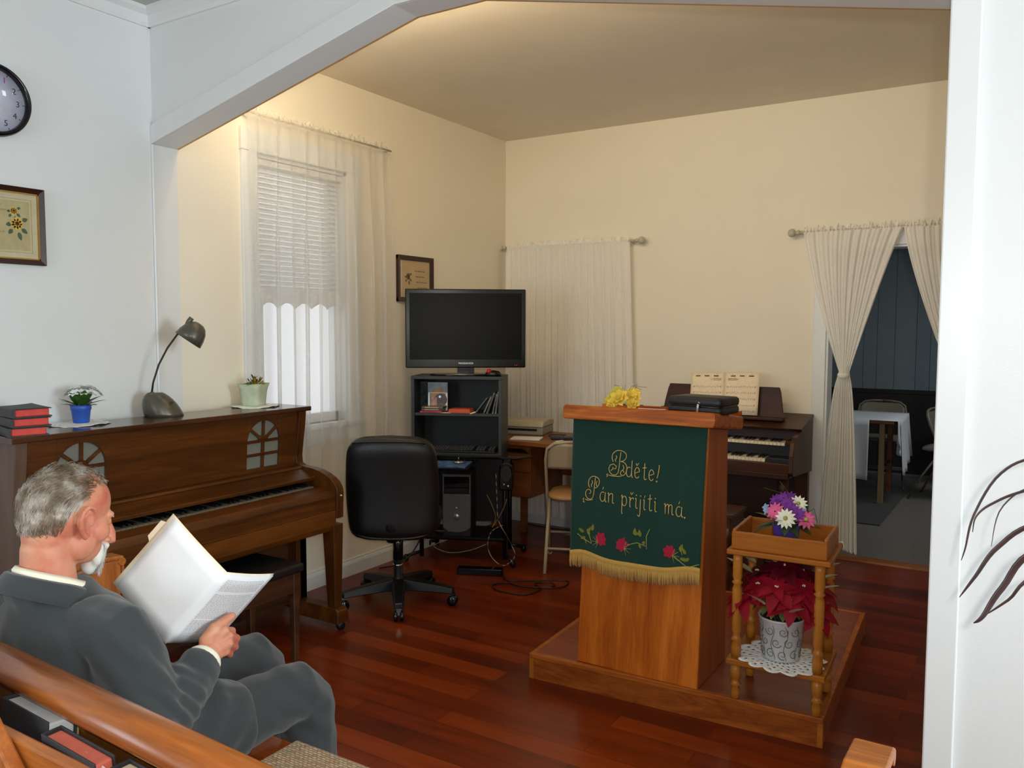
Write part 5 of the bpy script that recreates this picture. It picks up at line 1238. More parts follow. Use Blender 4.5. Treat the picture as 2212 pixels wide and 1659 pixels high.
# tall window curtain on the left wall
wc = T('window_curtain', 'long white sheer curtain covering the tall window on the left wall', 'curtain', (XL+.05, 3.41, .55))
rod(wc, (XL+.05, 2.85, 2.585), (XL+.05, 3.97, 2.585), .006, RODM, (0, 0), (((XL, 2.86, 2.585), (.05, 0, 0)), ((XL, 3.96, 2.585), (.05, 0, 0))))
P('drape', fold_curtain(lambda s, v: 2.862+(3.955-2.862)*s+.05*(s-.42)*v, .55, 2.57, 9, 0, .022, 3, 'X', XL+.052, 300, 30, .3, lat=1.6), SHEER, wc)
P('heading_ruffle', ruffle(2.865, 3.955, 2.575, 'X', XL+.045, .045, 2), SHEER, wc)
# lace curtain at the left of the back wall
bc_ = T('lace_curtain', 'gathered cream lace curtain hanging flat on the left of the back wall', 'curtain', (-2.84, YB-.06, .08))
rod(bc_, (-3.36, YB-.06, 2.105), (-2.30, YB-.06, 2.105), .009, RODM, (1, 1), (((-2.33, YB, 2.095), (0, -.06, 0)), ((-3.33, YB, 2.095), (0, -.06, 0))))
P('drape', fold_curtain(lambda s, v: -3.345+(3.345-2.335)*s+.075*s*v, .08, 2.10, 22, 0, .012, 5, 'Y', YB-.068, 420, 24, .35), SHEERB, bc_)
P('heading_ruffle', ruffle(-3.345, -2.345, 2.095, 'Y', YB-.06, .05, 5, -1), SHEERB, bc_)
P('rod_pocket', MB().grid(lambda u, v: (-3.345+1.0*u, YB-.06-.014*cos(pi*(v-.5)*1.6)-.002*sin(u*240), 2.088+.034*v), 200, 6), SHEERB, bc_)
# doorway curtains: rod, left panel tied at the middle, right panel swept aside
RODX0 = -1.19
dr_ = T('curtain_rod', 'pale curtain rod with round finials above the doorway in the back wall', 'curtain rod', (-.6, YB-.06, 2.09))
rod(dr_, (RODX0, YB-.06, 2.095), (-.06, YB-.06, 2.095), .010, RODM, (1, 1), (((-1.16, YB, 2.085), (0, -.06, 0)), ((-.09, YB, 2.085), (0, -.06, 0))))
def tied(x0, x1, xt, zt, wt, xb0, xb1, zb_, n, seed, bow=1.0):
    random.seed(seed); ph = random.uniform(0, 6)
    def f(u, v):
        if v < .56:
            t = v/.56; z = 2.09+(zt-2.09)*t; k = t**1.7; e = t
            L = x0+(xt-wt-x0)*(t**1.25); Rr = x1+(xt+wt-x1)*(t**.9)
            x = L+(Rr-L)*u; a = .009*(1-.3*t)
        else:
            t = (v-.56)/.44; z = zt+(zb_-zt)*t; k_ = min(1, t*1.0)**.5
            L = xt-wt+(xb0-xt+wt)*k_; Rr = xt+wt+(xb1-xt-wt)*k_; x = L+(Rr-L)*u; a = .010+.02*t
            z += .02*sin(u*5)*t
        pinch = math.exp(-((v-.56)/.05)**2)
        d = YB-.075-a*(sin(2*pi*n*u+ph+1.8*sin(u*7+ph))*(.6+.4*sin(u*13+ph))+.5*sin(2*pi*n*2.3*u+sin(u*11)))*(1-.5*pinch)-.03*(1-(2*u-1)**2)*(.3+pinch)
        return (x, d, z)
    return f
cl1 = T('door_curtain', 'cream lace door curtain tied halfway down at the left of the doorway', 'curtain', (-.92, YB-.08, .15))
P('drape', MB().grid(tied(-1.165, -.605, -.905, 1.22, .026, -1.035, -.80, .14, 9, 3), 200, 60), SHEERB, cl1)
P('tie_band', MB().lathe([(.03, -.012), (.034, -.004), (.034, .006), (.03, .014)], (-.905, YB-.10, 1.215), 20, caps=False, sy=1.1), SHEERB, cl1)
P('heading_ruffle', ruffle(-1.165, -.61, 2.085, 'Y', YB-.06, .05, 9, -1), SHEERB, cl1)
P('tie_end', MB().grid(lambda u, v: (-.90+.03*u+.012*v, YB-.13-.01*sin(u*6), .20-.06*v*u), 6, 4), SHEERB, cl1)
cr1 = T('door_curtain', 'cream lace door curtain swept right, partly hidden by the white wall edge', 'curtain', (-.25, YB-.08, .15))
P('drape', MB().grid(tied(-.60, -.09, -.30, 1.22, .03, -.40, -.16, .14, 9, 6), 200, 60), SHEERB, cr1)
P('heading_ruffle', ruffle(-.60, -.09, 2.085, 'Y', YB-.06, .05, 12, -1), SHEERB, cr1)
P('tie_band', MB().lathe([(.034, -.012), (.038, -.004), (.038, .006), (.034, .014)], (-.30, YB-.10, 1.215), 20, caps=False, sy=1.1), SHEERB, cr1)

# ============================================================ ROOM BEYOND THE DOORWAY
one('floor_rug', MB().prism([(-2.3, 6.68), (-.852, 6.68), (-.80, 9.1), (-2.3, 9.1)], 'Z', 0, .008), fabric('dark_rug', (40, 38, 38), scale=200, var=.3), 'dark rug under the cloth-covered table in the back room', 'rug', (-1.5, 7.8, 0), bev=.003)
tb_ = T('dining_table', 'long table under a white cloth in the dim room beyond the doorway', 'table', (-1.5, 7.75, .008))
P('table_top', MB().box(-2.2, -.86, 7.42, 8.15, .70, .73), DESKW, tb_, bev=.003)
for x in (-2.1, -.965):
    for y in (7.52, 8.05): P('leg', MB().box(x-.022, x+.022, y-.022, y+.022, .008, .70), wood('table_leg_pale', (126, 100, 72), (168, 140, 104), 'Z', 12, 10, .5) if (x, y) == (-.965, 7.52) else DESKW, tb_, bev=.004)
P('brace', MB().beam((-.965, 7.52, .36), (-.965, 8.05, .30), .02, .03), DESKW, tb_)
TCL = fabric('white_tablecloth', (206, 210, 214), scale=500, var=.06, sheen=.1)
def cloth(u, v):
    x, y = -2.25+1.42*u, 7.39+.79*v
    return (x, y, .733)
tc2 = T('tablecloth', 'white tablecloth hanging over the sides of the back room table', 'tablecloth', (-1.5, 7.78, .73))
P('cloth_top', MB().grid(cloth, 10, 6), TCL, tc2, solid=.002)
P('front_drop', MB().grid(lambda u, v: (-2.25+1.42*.845*u, 7.39-.025*v-.014*sin(u*38)*v, .733-(.46+.05*u)*v), 90, 10), TCL, tc2, solid=.002)
P('corner_drop', MB().grid(lambda u, v: (-.83+.02*v*sin(u*5)+.012*sin(u*16)*v, 7.39+.22*(u**1.0)*(1-.5*v)+.02*v, .733-(.18+.12*sin(u*3))*v), 20, 8), TCL, tc2, solid=.002)
P('end_drop', MB().grid(lambda u, v: (-.83+.03*v+.014*sin(u*22)*v, 7.56+.62*u, .733-(.43+.05*sin(u*4+1))*v), 50, 10), TCL, tc2, solid=.002)
folding_chair('taupe folding chair with curved back behind the far side of the cloth-covered table', (-1.10, 8.48, .008), R(4), TAUPE, TAUPE, None)
folding_chair('taupe folding chair standing at the right end of the table in the back room', (-.52, 8.05, .0), R(80), TAUPE, TAUPE, None)
folding_chair('taupe folding chair against the wall, rightmost seen through the doorway', (-.40, 8.80, 0), R(20), TAUPE, TAUPE, None)
lamp('back_room_light', 'AREA', (.3, 7.2, 2.45), 20.0, (.92, .96, 1.0), .8, (0, 0, 0))

# ============================================================ PEW
pw = T('church_pew', 'honey oak church pew with rounded top rail and scrolled ends on which the man sits', 'pew', (-1.25, 1.1, 0))
PX0, PX1 = -2.36, -.155
def shear(m_):
    for v in m_.bm.verts: v.co.y += -.045*(v.co.x+1.674)
    return m_
P('top_rail', shear(MB().prism([(.782+.038*cos(R(a)), .857+.028*sin(R(a))) for a in range(0, 360, 20)], 'X', PX0+.05, PX1-.05, smooth=True)), PEW, pw)
P('back_board', shear(MB().prism([(.800, .84), (.778, .84), (.895, .42), (.917, .42)], 'X', PX0+.05, PX1-.05)), PEWD, pw)
P('seat', MB().prism([(.93, .405), (1.39, .425), (1.412, .435), (1.414, .447), (1.40, .455), (.93, .43)], 'X', PX0+.05, PX1-.05), PEWS, pw, bev=.004)
P('seat_rail', MB().box(PX0+.05, PX1-.05, 1.36, 1.38, .34, .425), PEW, pw)
for x in (PX0, PX1-.055):
    endp = [(.84, 0), (.94, 0), (1.38, 0), (1.42, .02), (1.42, .10), (1.39, .16), (1.40, .45), (1.44, .60), (1.455, .70), (1.455, .775), (1.44, .795), (1.36, .795), (1.20, .765), (1.0, .765), (.92, .82), (.86, .90), (.80, .905), (.75, .885), (.76, .6), (.80, .4), (.82, .12)]
    P('pew_end', MB().prism(endp, 'X', x, x+.055), PEWE, pw, bev=.008, seg=3)
    P('arm_cap', MB().prism([(1.0, .768), (1.20, .770), (1.36, .797), (1.46, .79), (1.462, .802), (1.36, .812), (1.20, .786), (1.0, .783)], 'X', x-.006, x+.061), PEW, pw, bev=.005, seg=3)
    for k in range(4): P('flute', MB().tube([(x+.008+.013*k, 1.455, .60), (x+.008+.013*k, 1.462, .70), (x+.008+.013*k, 1.462, .785)], .0058, 8), PEW, pw)
    P('scroll', MB().tube([(x-.004, 1.455, .785), (x+.06, 1.455, .785)], .012, 10), PEW, pw)
# book rack on the back of the pew
rk = P('book_rack', MB().prism([(.85, .575), (.70, .595), (.70, .61), (.85, .59)], 'X', -2.2, -.3), PEWD, pw, bev=.002)
P('rack_front', MB().prism([(.712, .59), (.696, .59), (.682, .812), (.698, .818)], 'X', -2.2, -.3), PEW, rk, bev=.003)
P('rack_end_board', MB().prism([(-2.2, .45), (-1.29, .45), (-1.29, .70), (-1.35, .77), (-1.474, .882), (-1.58, .93), (-2.2, .93)], 'Y', .655, .68), PEWE, rk, bev=.004)
# ============================================================ BOOKS IN THE RACK, CUSHION
def rack_book(label, c, w_, h_, th, cover, edge, rz_, lean, endsheet=None):
    t = T('hymn_book', label, 'book', c, R(rz_), 'hymn books in the pew rack'); Ml = Matrix.Rotation(R(lean), 4, 'X')
    P('page_block', MB().box(-w_/2+.003, w_/2-.004, -th/2+.003, th/2-.003, .004, h_-.005).xf(Ml), edge, t, local=True, bev=.003)
    m = MB(); m.box(-w_/2, w_/2, -th/2, -th/2+.003, 0, h_).box(-w_/2, w_/2, th/2-.003, th/2, 0, h_); m.prism([(-th/2, 0), (th/2, 0), (th/2, h_), (-th/2, h_)], 'X', -w_/2-.003, -w_/2+.001)
    P('cover', m.xf(Ml), cover, t, local=True, bev=.001)
    return t
_wb = rack_book('hymn book with pale grey page edges and olive cover, leftmost in the pew rack', (-1.452, .737, .605), .165, .226, .05, BOOKB, plain('grey_pages', (198, 204, 206), .7, var=.05), -3, -4)
P('far_cover', MB().box(-.083, .083, .0255, .0285, 0, .232).xf(Matrix.Rotation(R(-4), 4, 'X')), plain('olive_cover', (150, 140, 84), .6), _wb, local=True, bev=.001)
rack_book('black hymn book with salmon red page edges in the middle of the pew rack', (-1.268, .727, .605), .165, .222, .034, BOOKB, plain('salmon_pages', (206, 104, 84), .65, var=.07, vs_=50), -3, 3)
rack_book('black hymn book with tan page edges, rightmost in the pew rack', (-1.09, .735, .605), .165, .212, .034, BOOKB, plain('tan_pages', (206, 190, 154), .65, var=.05, vs_=50), -3, 3)
for i in range(3):
    one('paper_slip', MB().obox((-1.225+.012*i, .70-.006*i, .70), (.06, .0015, .24-.012*i), (R(-6), R(6+6*i), R(-6))), WHITEP, ['white paper slip sticking up beside the salmon-edged hymn book', 'second white slip tucked in front of the first in the rack', 'lowest white slip at the front of the paper slips in the rack'][i], 'paper', (-1.225, .70, .605), 'paper slips in the pew rack')
CU, _nt, _b = nodes('woven_cushion')
ck_ = _nt.nodes.new('ShaderNodeTexBrick'); ck_.offset = .5; ck_.inputs['Scale'].default_value = 1; ck_.inputs['Brick Width'].default_value = .014; ck_.inputs['Row Height'].default_value = .0075; ck_.inputs['Mortar Size'].default_value = .0012
ck_.inputs['Color1'].default_value = lin((206, 186, 150)); ck_.inputs['Color2'].default_value = lin((150, 124, 92)); ck_.inputs['Mortar'].default_value = lin((110, 80, 56)); _nt.links.new(coords(_nt), ck_.inputs['Vector'])
nz = noisetex(_nt, coords(_nt), 130, 1); rr = ramp(_nt, [(.36, lin((170, 74, 54))), (.44, lin((214, 198, 166))), (.58, lin((206, 190, 158))), (.66, lin((126, 136, 92)))]); _nt.links.new(nz.outputs['Fac'], rr.inputs['Fac'])
mxx = N(_nt, 'ShaderNodeMix', data_type='RGBA', blend_type='MULTIPLY'); mxx.inputs['Factor'].default_value = .75; _nt.links.new(ck_.outputs['Color'], mxx.inputs['A']); _nt.links.new(rr.outputs['Color'], mxx.inputs['B']); gm = N(_nt, 'ShaderNodeGamma'); gm.inputs[1].default_value = .62; _nt.links.new(mxx.outputs['Result'], gm.inputs[0]); _nt.links.new(gm.outputs[0], _b.inputs['Base Color']); _b.inputs['Roughness'].default_value = .95; bump(_nt, _b, ck_.outputs['Fac'], -.6, .002)
one('seat_cushion', MB().box(-1.485, -1.05, .99, 1.385, .455, .482), CU, 'woven beige and red tweed cushion on the pew seat beside the man', 'cushion', (-1.27, 1.19, .455), bev=.008, seg=3)

# ============================================================ THE MAN
SKIN, _nt, _b = nodes('ruddy_skin')
nz = noisetex(_nt, coords(_nt), 16, 4); rr = ramp(_nt, [(.34, lin((206, 146, 112))), (.52, lin((200, 126, 98))), (.7, lin((184, 94, 76)))]); _nt.links.new(nz.outputs['Fac'], rr.inputs['Fac']); _nt.links.new(rr.outputs['Color'], _b.inputs['Base Color']); _b.inputs['Roughness'].default_value = .5
_b.inputs['Subsurface Weight'].default_value = .12; _b.inputs['Subsurface Radius'].default_value = (.012, .005, .003); _b.inputs['Subsurface Scale'].default_value = .3
n2 = noisetex(_nt, coords(_nt), 420, 3); bump(_nt, _b, n2.outputs['Fac'], .12, .0012)
SUIT = fabric('charcoal_wool_suit', (57, 61, 62), scale=1100, var=.2, bmp=.35, sheen=.25)
SHIRT = fabric('cream_shirt', (238, 230, 206), scale=1200, var=.04, bmp=.1)
HAIRM, _nt, _b = nodes('grey_hair')
nz = noisetex(_nt, coords(_nt), 26, 3); rr = ramp(_nt, [(.32, lin((82, 66, 50))), (.48, lin((126, 110, 92))), (.66, lin((186, 178, 168)))]); _nt.links.new(nz.outputs['Fac'], rr.inputs['Fac']); _nt.links.new(rr.outputs['Color'], _b.inputs['Base Color']); _b.inputs['Roughness'].default_value = .55
BEARD = plain('white_beard_hair', (208, 205, 196), .6, var=.08, vs_=60)
SHOE = plain('black_shoe_leather', (16, 15, 15), .25, var=.1)
man = T('person', 'person in a dark grey suit sitting on the pew reading from a white folder', 'person', (-1.70, 1.10, .455))
HM = Matrix.Translation((-1.757, .988, 1.084)) @ Matrix.Rotation(R(2), 4, 'Z') @ Matrix.Rotation(R(-15), 4, 'X') @ Matrix.Scale(.91, 4)
def h(x, y, z): return HM @ Vector((x, y, z))
H3 = HM.to_3x3().to_4x4()
m = MB()
def he(c, r_, u=20, v=14): m.ell(h(*c), r_, H3, u, v)
he((0, -.008, .036), (.0765, .100, .083), 32, 20)          # cranium
he((0, -.035, .0), (.071, .070, .072), 26, 16); he((0, -.046, -.045), (.055, .050, .055), 24, 14)
he((0, .034, -.012), (.063, .064, .070), 26, 16)            # face
he((0, .040, -.066), (.051, .054, .046)); he((0, .030, -.045), (.057, .060, .052))                    # jaw
he((0, .082, -.094), (.022, .020, .019))                    # chin
for s in (-1, 1):
    he((.027*s, .078, .016), (.027, .013, .011))            # brow
    he((.040*s, .052, -.026), (.026, .034, .030))           # cheek
    he((.030*s, .080, -.002), (.015, .013, .011))           # eyelid
    he((.012*s, .104, -.048), (.009, .011, .008))           # nostril wing
    he((.038*s, .018, -.058), (.027, .040, .040))           # jaw angle
he((0, .092, -.066), (.022, .012, .012))                    # mouth mound
m.tube([h(0, .090, .016), h(0, .105, -.010), h(0, .120, -.034), h(0, .125, -.048), h(0, .106, -.057)], [.009, .0105, .0125, .0135, .008], 14)
for s in (-1, 1):                                           # ears
    def e_(y, z, o): return h(s*(.074+o), y, z)
    m.tube([e_(.012, -.004, .002), e_(.014, .016, .010), e_(.002, .030, .016), e_(-.014, .032, .020), e_(-.026, .020, .022), e_(-.027, .0, .020), e_(-.020, -.018, .015), e_(-.008, -.032, .009), e_(.002, -.040, .005), e_(.008, -.034, .003), e_(.008, -.02, .002)], [.0035, .0045, .005, .0052, .0055, .0055, .0055, .006, .0068, .006, .004], 10)
    m.tube([e_(.008, .012, .004), e_(-.006, .018, .010), e_(-.015, .008, .012), e_(-.014, -.008, .011), e_(-.004, -.018, .006)], [.0035, .004, .0042, .0042, .004], 8)
    m.ell(e_(-.008, .0, .004), (.006, .020, .030), H3, 12, 10); m.ell(e_(.012, -.006, .004), (.006, .005, .008), H3, 10, 8)
# neck and slim body inside the clothes
m.tube([h(0, -.026, -.02), h(0, -.034, -.08), (-1.757, .940, .965), (-1.756, .945, .91), (-1.755, .965, .85)], [(.050, .054), (.048, .053), (.051, .055), (.056, .056), (.10, .06)], 24, upv=(0, 1, 0))
m.tube([(-1.755, .96, .90), (-1.75, .965, .86), (-1.745, .99, .76), (-1.73, 1.02, .64), (-1.715, 1.05, .53), (-1.71, 1.06, .48)], [(.10, .06), (.165, .075), (.15, .095), (.145, .105), (.155, .105), (.12, .09)], 24, upv=(0, 1, 0))
shR, elR, wrR = Vector((-1.562, .975, .862)), Vector((-1.492, 1.010, .672)), Vector((-1.566, 1.191, .743))
shL, elL, wrL = Vector((-1.955, .985, .875)), Vector((-2.02, 1.06, .68)), Vector((-1.86, 1.235, .79))
m.tube([(-1.63, .97, .88), shR, shR.lerp(elR, .5), elR, elR.lerp(wrR, .4), wrR.lerp(elR, .12), wrR+(wrR-elR).normalized()*.01], [.05, .05, .044, .036, .036, .029, .028], 14)
m.tube([(-1.88, .975, .88), shL, shL.lerp(elL, .5), elL, elL.lerp(wrL, .4), wrL], [.05, .05, .044, .036, .036, .027], 14)
hpR, knR, anR = Vector((-1.625, 1.06, .54)), Vector((-1.55, 1.468, .562)), Vector((-1.55, 1.50, .10))
hpL, knL, anL = Vector((-1.80, 1.06, .54)), Vector((-1.815, 1.55, .560)), Vector((-1.825, 1.57, .10))
for hp, kn, an in ((hpR, knR, anR), (hpL, knL, anL)):
    m.tube([hp, hp.lerp(kn, .5), kn, kn.lerp(an, .35), an, an+Vector((0, .03, -.05))], [.072, .062, .050, .048, .034, .032], 14)
# right hand holding the papers: palm, five fingers, thumb on top of the page
V = Vector
mcp = [V((-1.563, 1.237, .790)), V((-1.549, 1.239, .777)), V((-1.546, 1.236, .760)), V((-1.552, 1.231, .742))]
pip = [V((-1.582, 1.276, .771)), V((-1.570, 1.279, .754)), V((-1.569, 1.273, .735)), V((-1.574, 1.262, .719))]
dip = [V((-1.618, 1.290, .757)), V((-1.613, 1.294, .737)), V((-1.611, 1.287, .719)), V((-1.609, 1.274, .707))]
tip = [V((-1.641, 1.282, .748)), V((-1.637, 1.283, .730)), V((-1.635, 1.278, .714)), V((-1.632, 1.270, .704))]
wr = V((-1.566, 1.191, .743))
for i in range(4): m.tube([wr.lerp(mcp[i], .15), wr.lerp(mcp[i], .55), mcp[i]], [.014, .0125, .0115], 10)
m.ell(wr.lerp(mcp[1], .5)+V((-.008, .004, 0)), (.022, .024, .028), None, 14, 10); m.ell(wr.lerp(mcp[3], .5)+V((-.006, 0, -.002)), (.018, .022, .022), None, 14, 10)
for i in range(4):
    r_ = [.0094, .0096, .0092, .0082][i]; m.tube([mcp[i], mcp[i].lerp(pip[i], .5), pip[i], pip[i].lerp(dip[i], .5), dip[i], tip[i], tip[i]+(tip[i]-dip[i]).normalized()*.004], [r_*1.12, r_*.95, r_*1.06, r_*.92, r_*.95, r_*.8, r_*.45], 10)
    m.ell(mcp[i]+V((.003, 0, .001)), (.0105, .0105, .010), None, 10, 8)
th = [V((-1.581, 1.198, .772)), V((-1.577, 1.222, .797)), V((-1.578, 1.252, .804)), V((-1.575, 1.273, .811))]
m.tube([wr.lerp(th[0], .5), th[0], th[1], th[1].lerp(th[2], .5), th[2], th[3], th[3]+V((.003, .006, .002))], [.016, .0155, .0135, .0112, .0118, .0098, .005], 12)
m.ell(th[0].lerp(wr.lerp(mcp[0], .5), .5), (.016, .018, .018), None, 12, 8)
# left hand under the spine of the papers
wl = wrL; ml = [V((-1.815+.004*k, 1.285-.006*k, .800-.017*k)) for k in range(4)]
for i in range(4):
    a_ = ml[i]; b_2 = a_+V((.034, .012, -.004)); c_ = b_2+V((.026, -.004, .004)); m.tube([wl, wl.lerp(a_, .5), a_, b_2, c_, c_+V((.014, -.008, .006))], [.016, .0125, .0105, .0092, .0085, .006], 10)
m.tube([wl, V((-1.835, 1.235, .818)), V((-1.80, 1.232, .832)), V((-1.775, 1.225, .836))], [.017, .014, .0115, .009], 10)
body = P('body', voxel(m, .003, 5), SKIN, man)
# eyes
for s in (-1, 1): P('eye', MB().ell(h(.030*s, .0815, -.001), (.0102, .0102, .0102), None, 12, 10), plain('eye_white', (214, 206, 198), .2), man)
m = MB()
for s in (-1, 1):
    for k in range(26):
        x = s*(.012+.034*k/26); p = h(x, .088-.010*((abs(x)-.012)/.034)**2, .018+.004*sin(k)); m.tube([p, p+H3 @ V((s*.003, .004, -.001+.002*sin(k*2))), p+H3 @ V((s*.008, .005, -.004))], [.0009, .0008, .0003], 4)
P('eyebrows', m, HAIRM, man)
# hair: a close cap and many fine strands combed back and down
random.seed(77)
def scalp(a, e):   # a: azimuth from front (deg), e: elevation
    d = V((sin(R(a))*cos(R(e)), cos(R(a))*cos(R(e)), sin(R(e)))); p = V((d.x*.0775, -.010+d.y*.101, .034+d.z*.0845)); kk = max(0, min(1, -p.z/.06)); q = V((p.x/(.069-.014*kk), (p.y+.036)/(.073-.009*kk), 0)); g = q.length
    if p.z < .01 and p.y < .01 and g < 1.03: k = 1.03/max(g, .15); p.x *= k; p.y = -.036+(p.y+.036)*k
    return p, d
def hairy(a, e):
    aa = abs(a)
    if aa < 62: return e > 58 or (e > 34 and random.random() < .3)
    if aa < 96: return e > 58-(aa-62)*1.5 or (e > 40-(aa-62)*1.1 and random.random() < .35)
    if aa < 112: return e > 8-(aa-96)*1.2
    return e > (-60 if aa > 150 else -38-(aa-112)*.55)
m = MB()
def strand(p, d, L, lift, w_, sway, thin=1):
    nrm = V(d).normalized(); back = V((0, -1, .25)); down = V((0, -.15, -1)); 
    k = max(0, min(1, nrm.z*1.1+.15)); t = back*k+down*(1-k)+V((sway, 0, 0)); t = (t-nrm*t.dot(nrm)).normalized(); side = t.cross(nrm)*w_
    p0 = V(p); p1 = p0+t*L*.5+nrm*lift; p2 = p0+t*L+nrm*lift*.75-V((0, 0, L*.1)); q = []
    for c_, ww in ((p0, 1), (p1, .9), (p2, .15)): q.append([m.bm.verts.new(HM @ (c_-side*ww)), m.bm.verts.new(HM @ (c_+nrm*w_*.7)), m.bm.verts.new(HM @ (c_+side*ww))])
    for a_, b_2 in zip(q, q[1:]):
        m._f([a_[0], a_[1], b_2[1], b_2[0]], True); m._f([a_[1], a_[2], b_2[2], b_2[1]], True)
cnt = 0
while cnt < 5600:
    a = random.uniform(-180, 180); e = math.degrees(math.asin(random.uniform(-.85, 1)))
    if not hairy(a, e): continue
    thin_top = abs(a) < 110 and e > 40 or e > 62
    if thin_top and random.random() < .52: continue
    p, d = scalp(a, e); strand(p-d*.002, d, random.uniform(.018, .034)*(1.15 if thin_top else 1), (random.uniform(.002, .0075) if random.random() < .85 else random.uniform(.008, .014))*(1.2 if thin_top else 1), random.uniform(.0006, .0011), random.uniform(-.35, .35)); cnt += 1
P('hair', m, HAIRM, man)
# under-layer of short hair at back and sides
m = MB()
def cap(u, v):
    a = 106+(360-212)*u; a = a if a <= 180 else a-360; aa = abs(a)
    lo = (-58 if aa > 150 else (-38-(aa-112)*.5 if aa > 112 else -10-(aa-106)*3.6)); e = lo+(58-lo)*v; p, d = scalp(a, e); k = min(1, min(v, 1-v)*6)
    return HM @ (p+d*(-.003+.0055*k+.0012*sin(a*.9+e*.4)*k))
P('hair_underlayer', MB().grid(cap, 60, 24), HAIRM, man)
# beard: goatee and moustache
m = MB()
m.ell(h(0, .088, -.096), (.027, .022, .034), H3, 20, 14); m.ell(h(0, .097, -.070), (.027, .014, .020), H3, 16, 10); m.ell(h(0, .082, -.118), (.020, .018, .020), H3, 16, 10)
for s in (-1, 1):
    m.ell(h(.016*s, .100, -.062), (.016, .011, .010), H3, 14, 10); m.ell(h(.022*s, .086, -.086), (.012, .018, .028), H3, 14, 10)
bd = P('beard', voxel(m, .0028, 14), BEARD, man)
m = MB(); random.seed(5)
for k in range(1500):
    s = random.uniform(-1, 1); a = s*1.25; z = random.uniform(-.128, -.056); R_ = .030*(1 if z > -.11 else .8); p = V((R_*sin(a), .080+.024*cos(a), z)); d = V((sin(a)*.6, cos(a)*.8, -.35-.5*random.random())); t = d.normalized()
    sd = V((cos(a), -sin(a), 0))*.0007; L = random.uniform(.008, .014); q0, q1, q2 = p, p+t*L*.5, p+t*L+V((0, -.002, -.004)); vs_ = [[m.bm.verts.new(HM @ (c_-sd*w_)), m.bm.verts.new(HM @ (c_+sd*w_))] for c_, w_ in ((q0, 1), (q1, .8), (q2, .2))]
    for A_, B_ in zip(vs_, vs_[1:]): m._f([A_[0], A_[1], B_[1], B_[0]], True)
P('beard_strands', m, BEARD, bd)
# clothes
def wrinkle(mb_, fn):
    mb_.bm.normal_update()
    for v in mb_.bm.verts: v.co += v.normal*fn(v.co)
    return mb_
m = MB()
m.tube([(-1.70, 1.06, .462), (-1.705, 1.055, .53), (-1.72, 1.03, .63), (-1.742, 1.0, .74), (-1.752, .975, .82), (-1.758, .96, .872), (-1.758, .953, .905), (-1.757, .948, .94)], [(.185, .135), (.205, .155), (.20, .155), (.196, .148), (.198, .13), (.182, .108), (.13, .09), (.080, .078)], 32, upv=(0, 1, 0))
for sh, el, wr_ in ((shR, elR, wrR), (shL, elL, wrL)):
    ce = wr_.lerp(el, .10); m.tube([sh.lerp(V((-1.757, .965, .87)), .45), sh+V((0, 0, .002)), sh.lerp(el, .3), sh.lerp(el, .7), el, el.lerp(ce, .25), el.lerp(ce, .6), ce], [.07, .069, .07, .068, .066, .064, .056, .047], 20)
m.tube([(-1.665, 1.0, .565), (-1.625, 1.12, .565), (-1.598, 1.22, .555), (-1.585, 1.29, .545)], [.145, .130, .112, .088], 20)
m.tube([(-1.785, 1.0, .565), (-1.81, 1.12, .565), (-1.83, 1.22, .555), (-1.84, 1.28, .545)], [.145, .130, .112, .088], 20)
def collar(z_off, rr_, rad, tilt=-.42, cx=-1.757, cy_=.948, cz=.945, sy=1.0, a0=0, a1=360, n=36):
    pts = []
    for k in range(n+1):
        a = R(a0+(a1-a0)*k/n); x, y = rr_*cos(a), rr_*sy*sin(a); pts.append((cx+x, cy_+y, cz+z_off+tilt*y-.10*max(0, y)))
    return pts
m.ell((-1.757, .885, .938), (.066, .022, .042)); m.tube(collar(-.012, .076, .015, sy=1.05), .015, 10)
jk = voxel(m, .006, 6)
def jw(p):
    f = .0
    # creases round the elbow and along the sleeve, drag lines across the back
    q = V(p); f += .0035*noise.noise(V((q.x*9, q.y*9, q.z*7)))+.0022*noise.noise(V((q.x*26+q.z*14, q.y*22, q.z*16)))
    d = (q-elR).length; f += .004*math.exp(-(d/.10)**2)*sin((q.z*.7+q.y*1.0-q.x*.4)*150)
    d = (q-V((-1.56, 1.02, .80))).length; f += .0035*math.exp(-(d/.13)**2)*sin((q.y+q.z*.6)*95)
    d = (q-V((-1.58, 1.12, .57))).length; f += .004*math.exp(-(d/.15)**2)*sin((q.y*.8-q.z*.9)*85)
    return f*1.5
P('jacket', wrinkle(jk, jw), SUIT, man)
# lapels and shirt collar, cuffs
m = MB(); kw_ = dict(sy=1.06, a0=128, a1=412)
m.skin([m.ring(collar(.010, .075, 0, **kw_)), m.ring(collar(.006, .083, 0, **kw_)), m.ring(collar(-.012, .093, 0, **kw_)), m.ring(collar(-.036, .103, 0, **kw_))], closed=False, caps=False)
P('jacket_collar', m, SUIT, man, solid=.004)
m = MB()
for s in (-1, 1): leaf(m, (-1.764+.045*s, 1.025, .885), (-.25*s, .35, -1), .20, .085, upv=(.2*s, 1, .35), curl=-.05, fold=.05, n=6)
P('lapels', m, SUIT, man, solid=.004)
m = MB(); lo_, hi_ = collar(.002, .0715, 0, sy=1.06), collar(.026, .064, 0, sy=1.06)
rings = [m.ring(lo_[:-1]), m.ring(collar(.016, .0705, 0, sy=1.06)[:-1]), m.ring(hi_[:-1]), m.ring(collar(.018, .061, 0, sy=1.06)[:-1])]
m.skin(rings, True, False); P('shirt_collar', m, SHIRT, man)
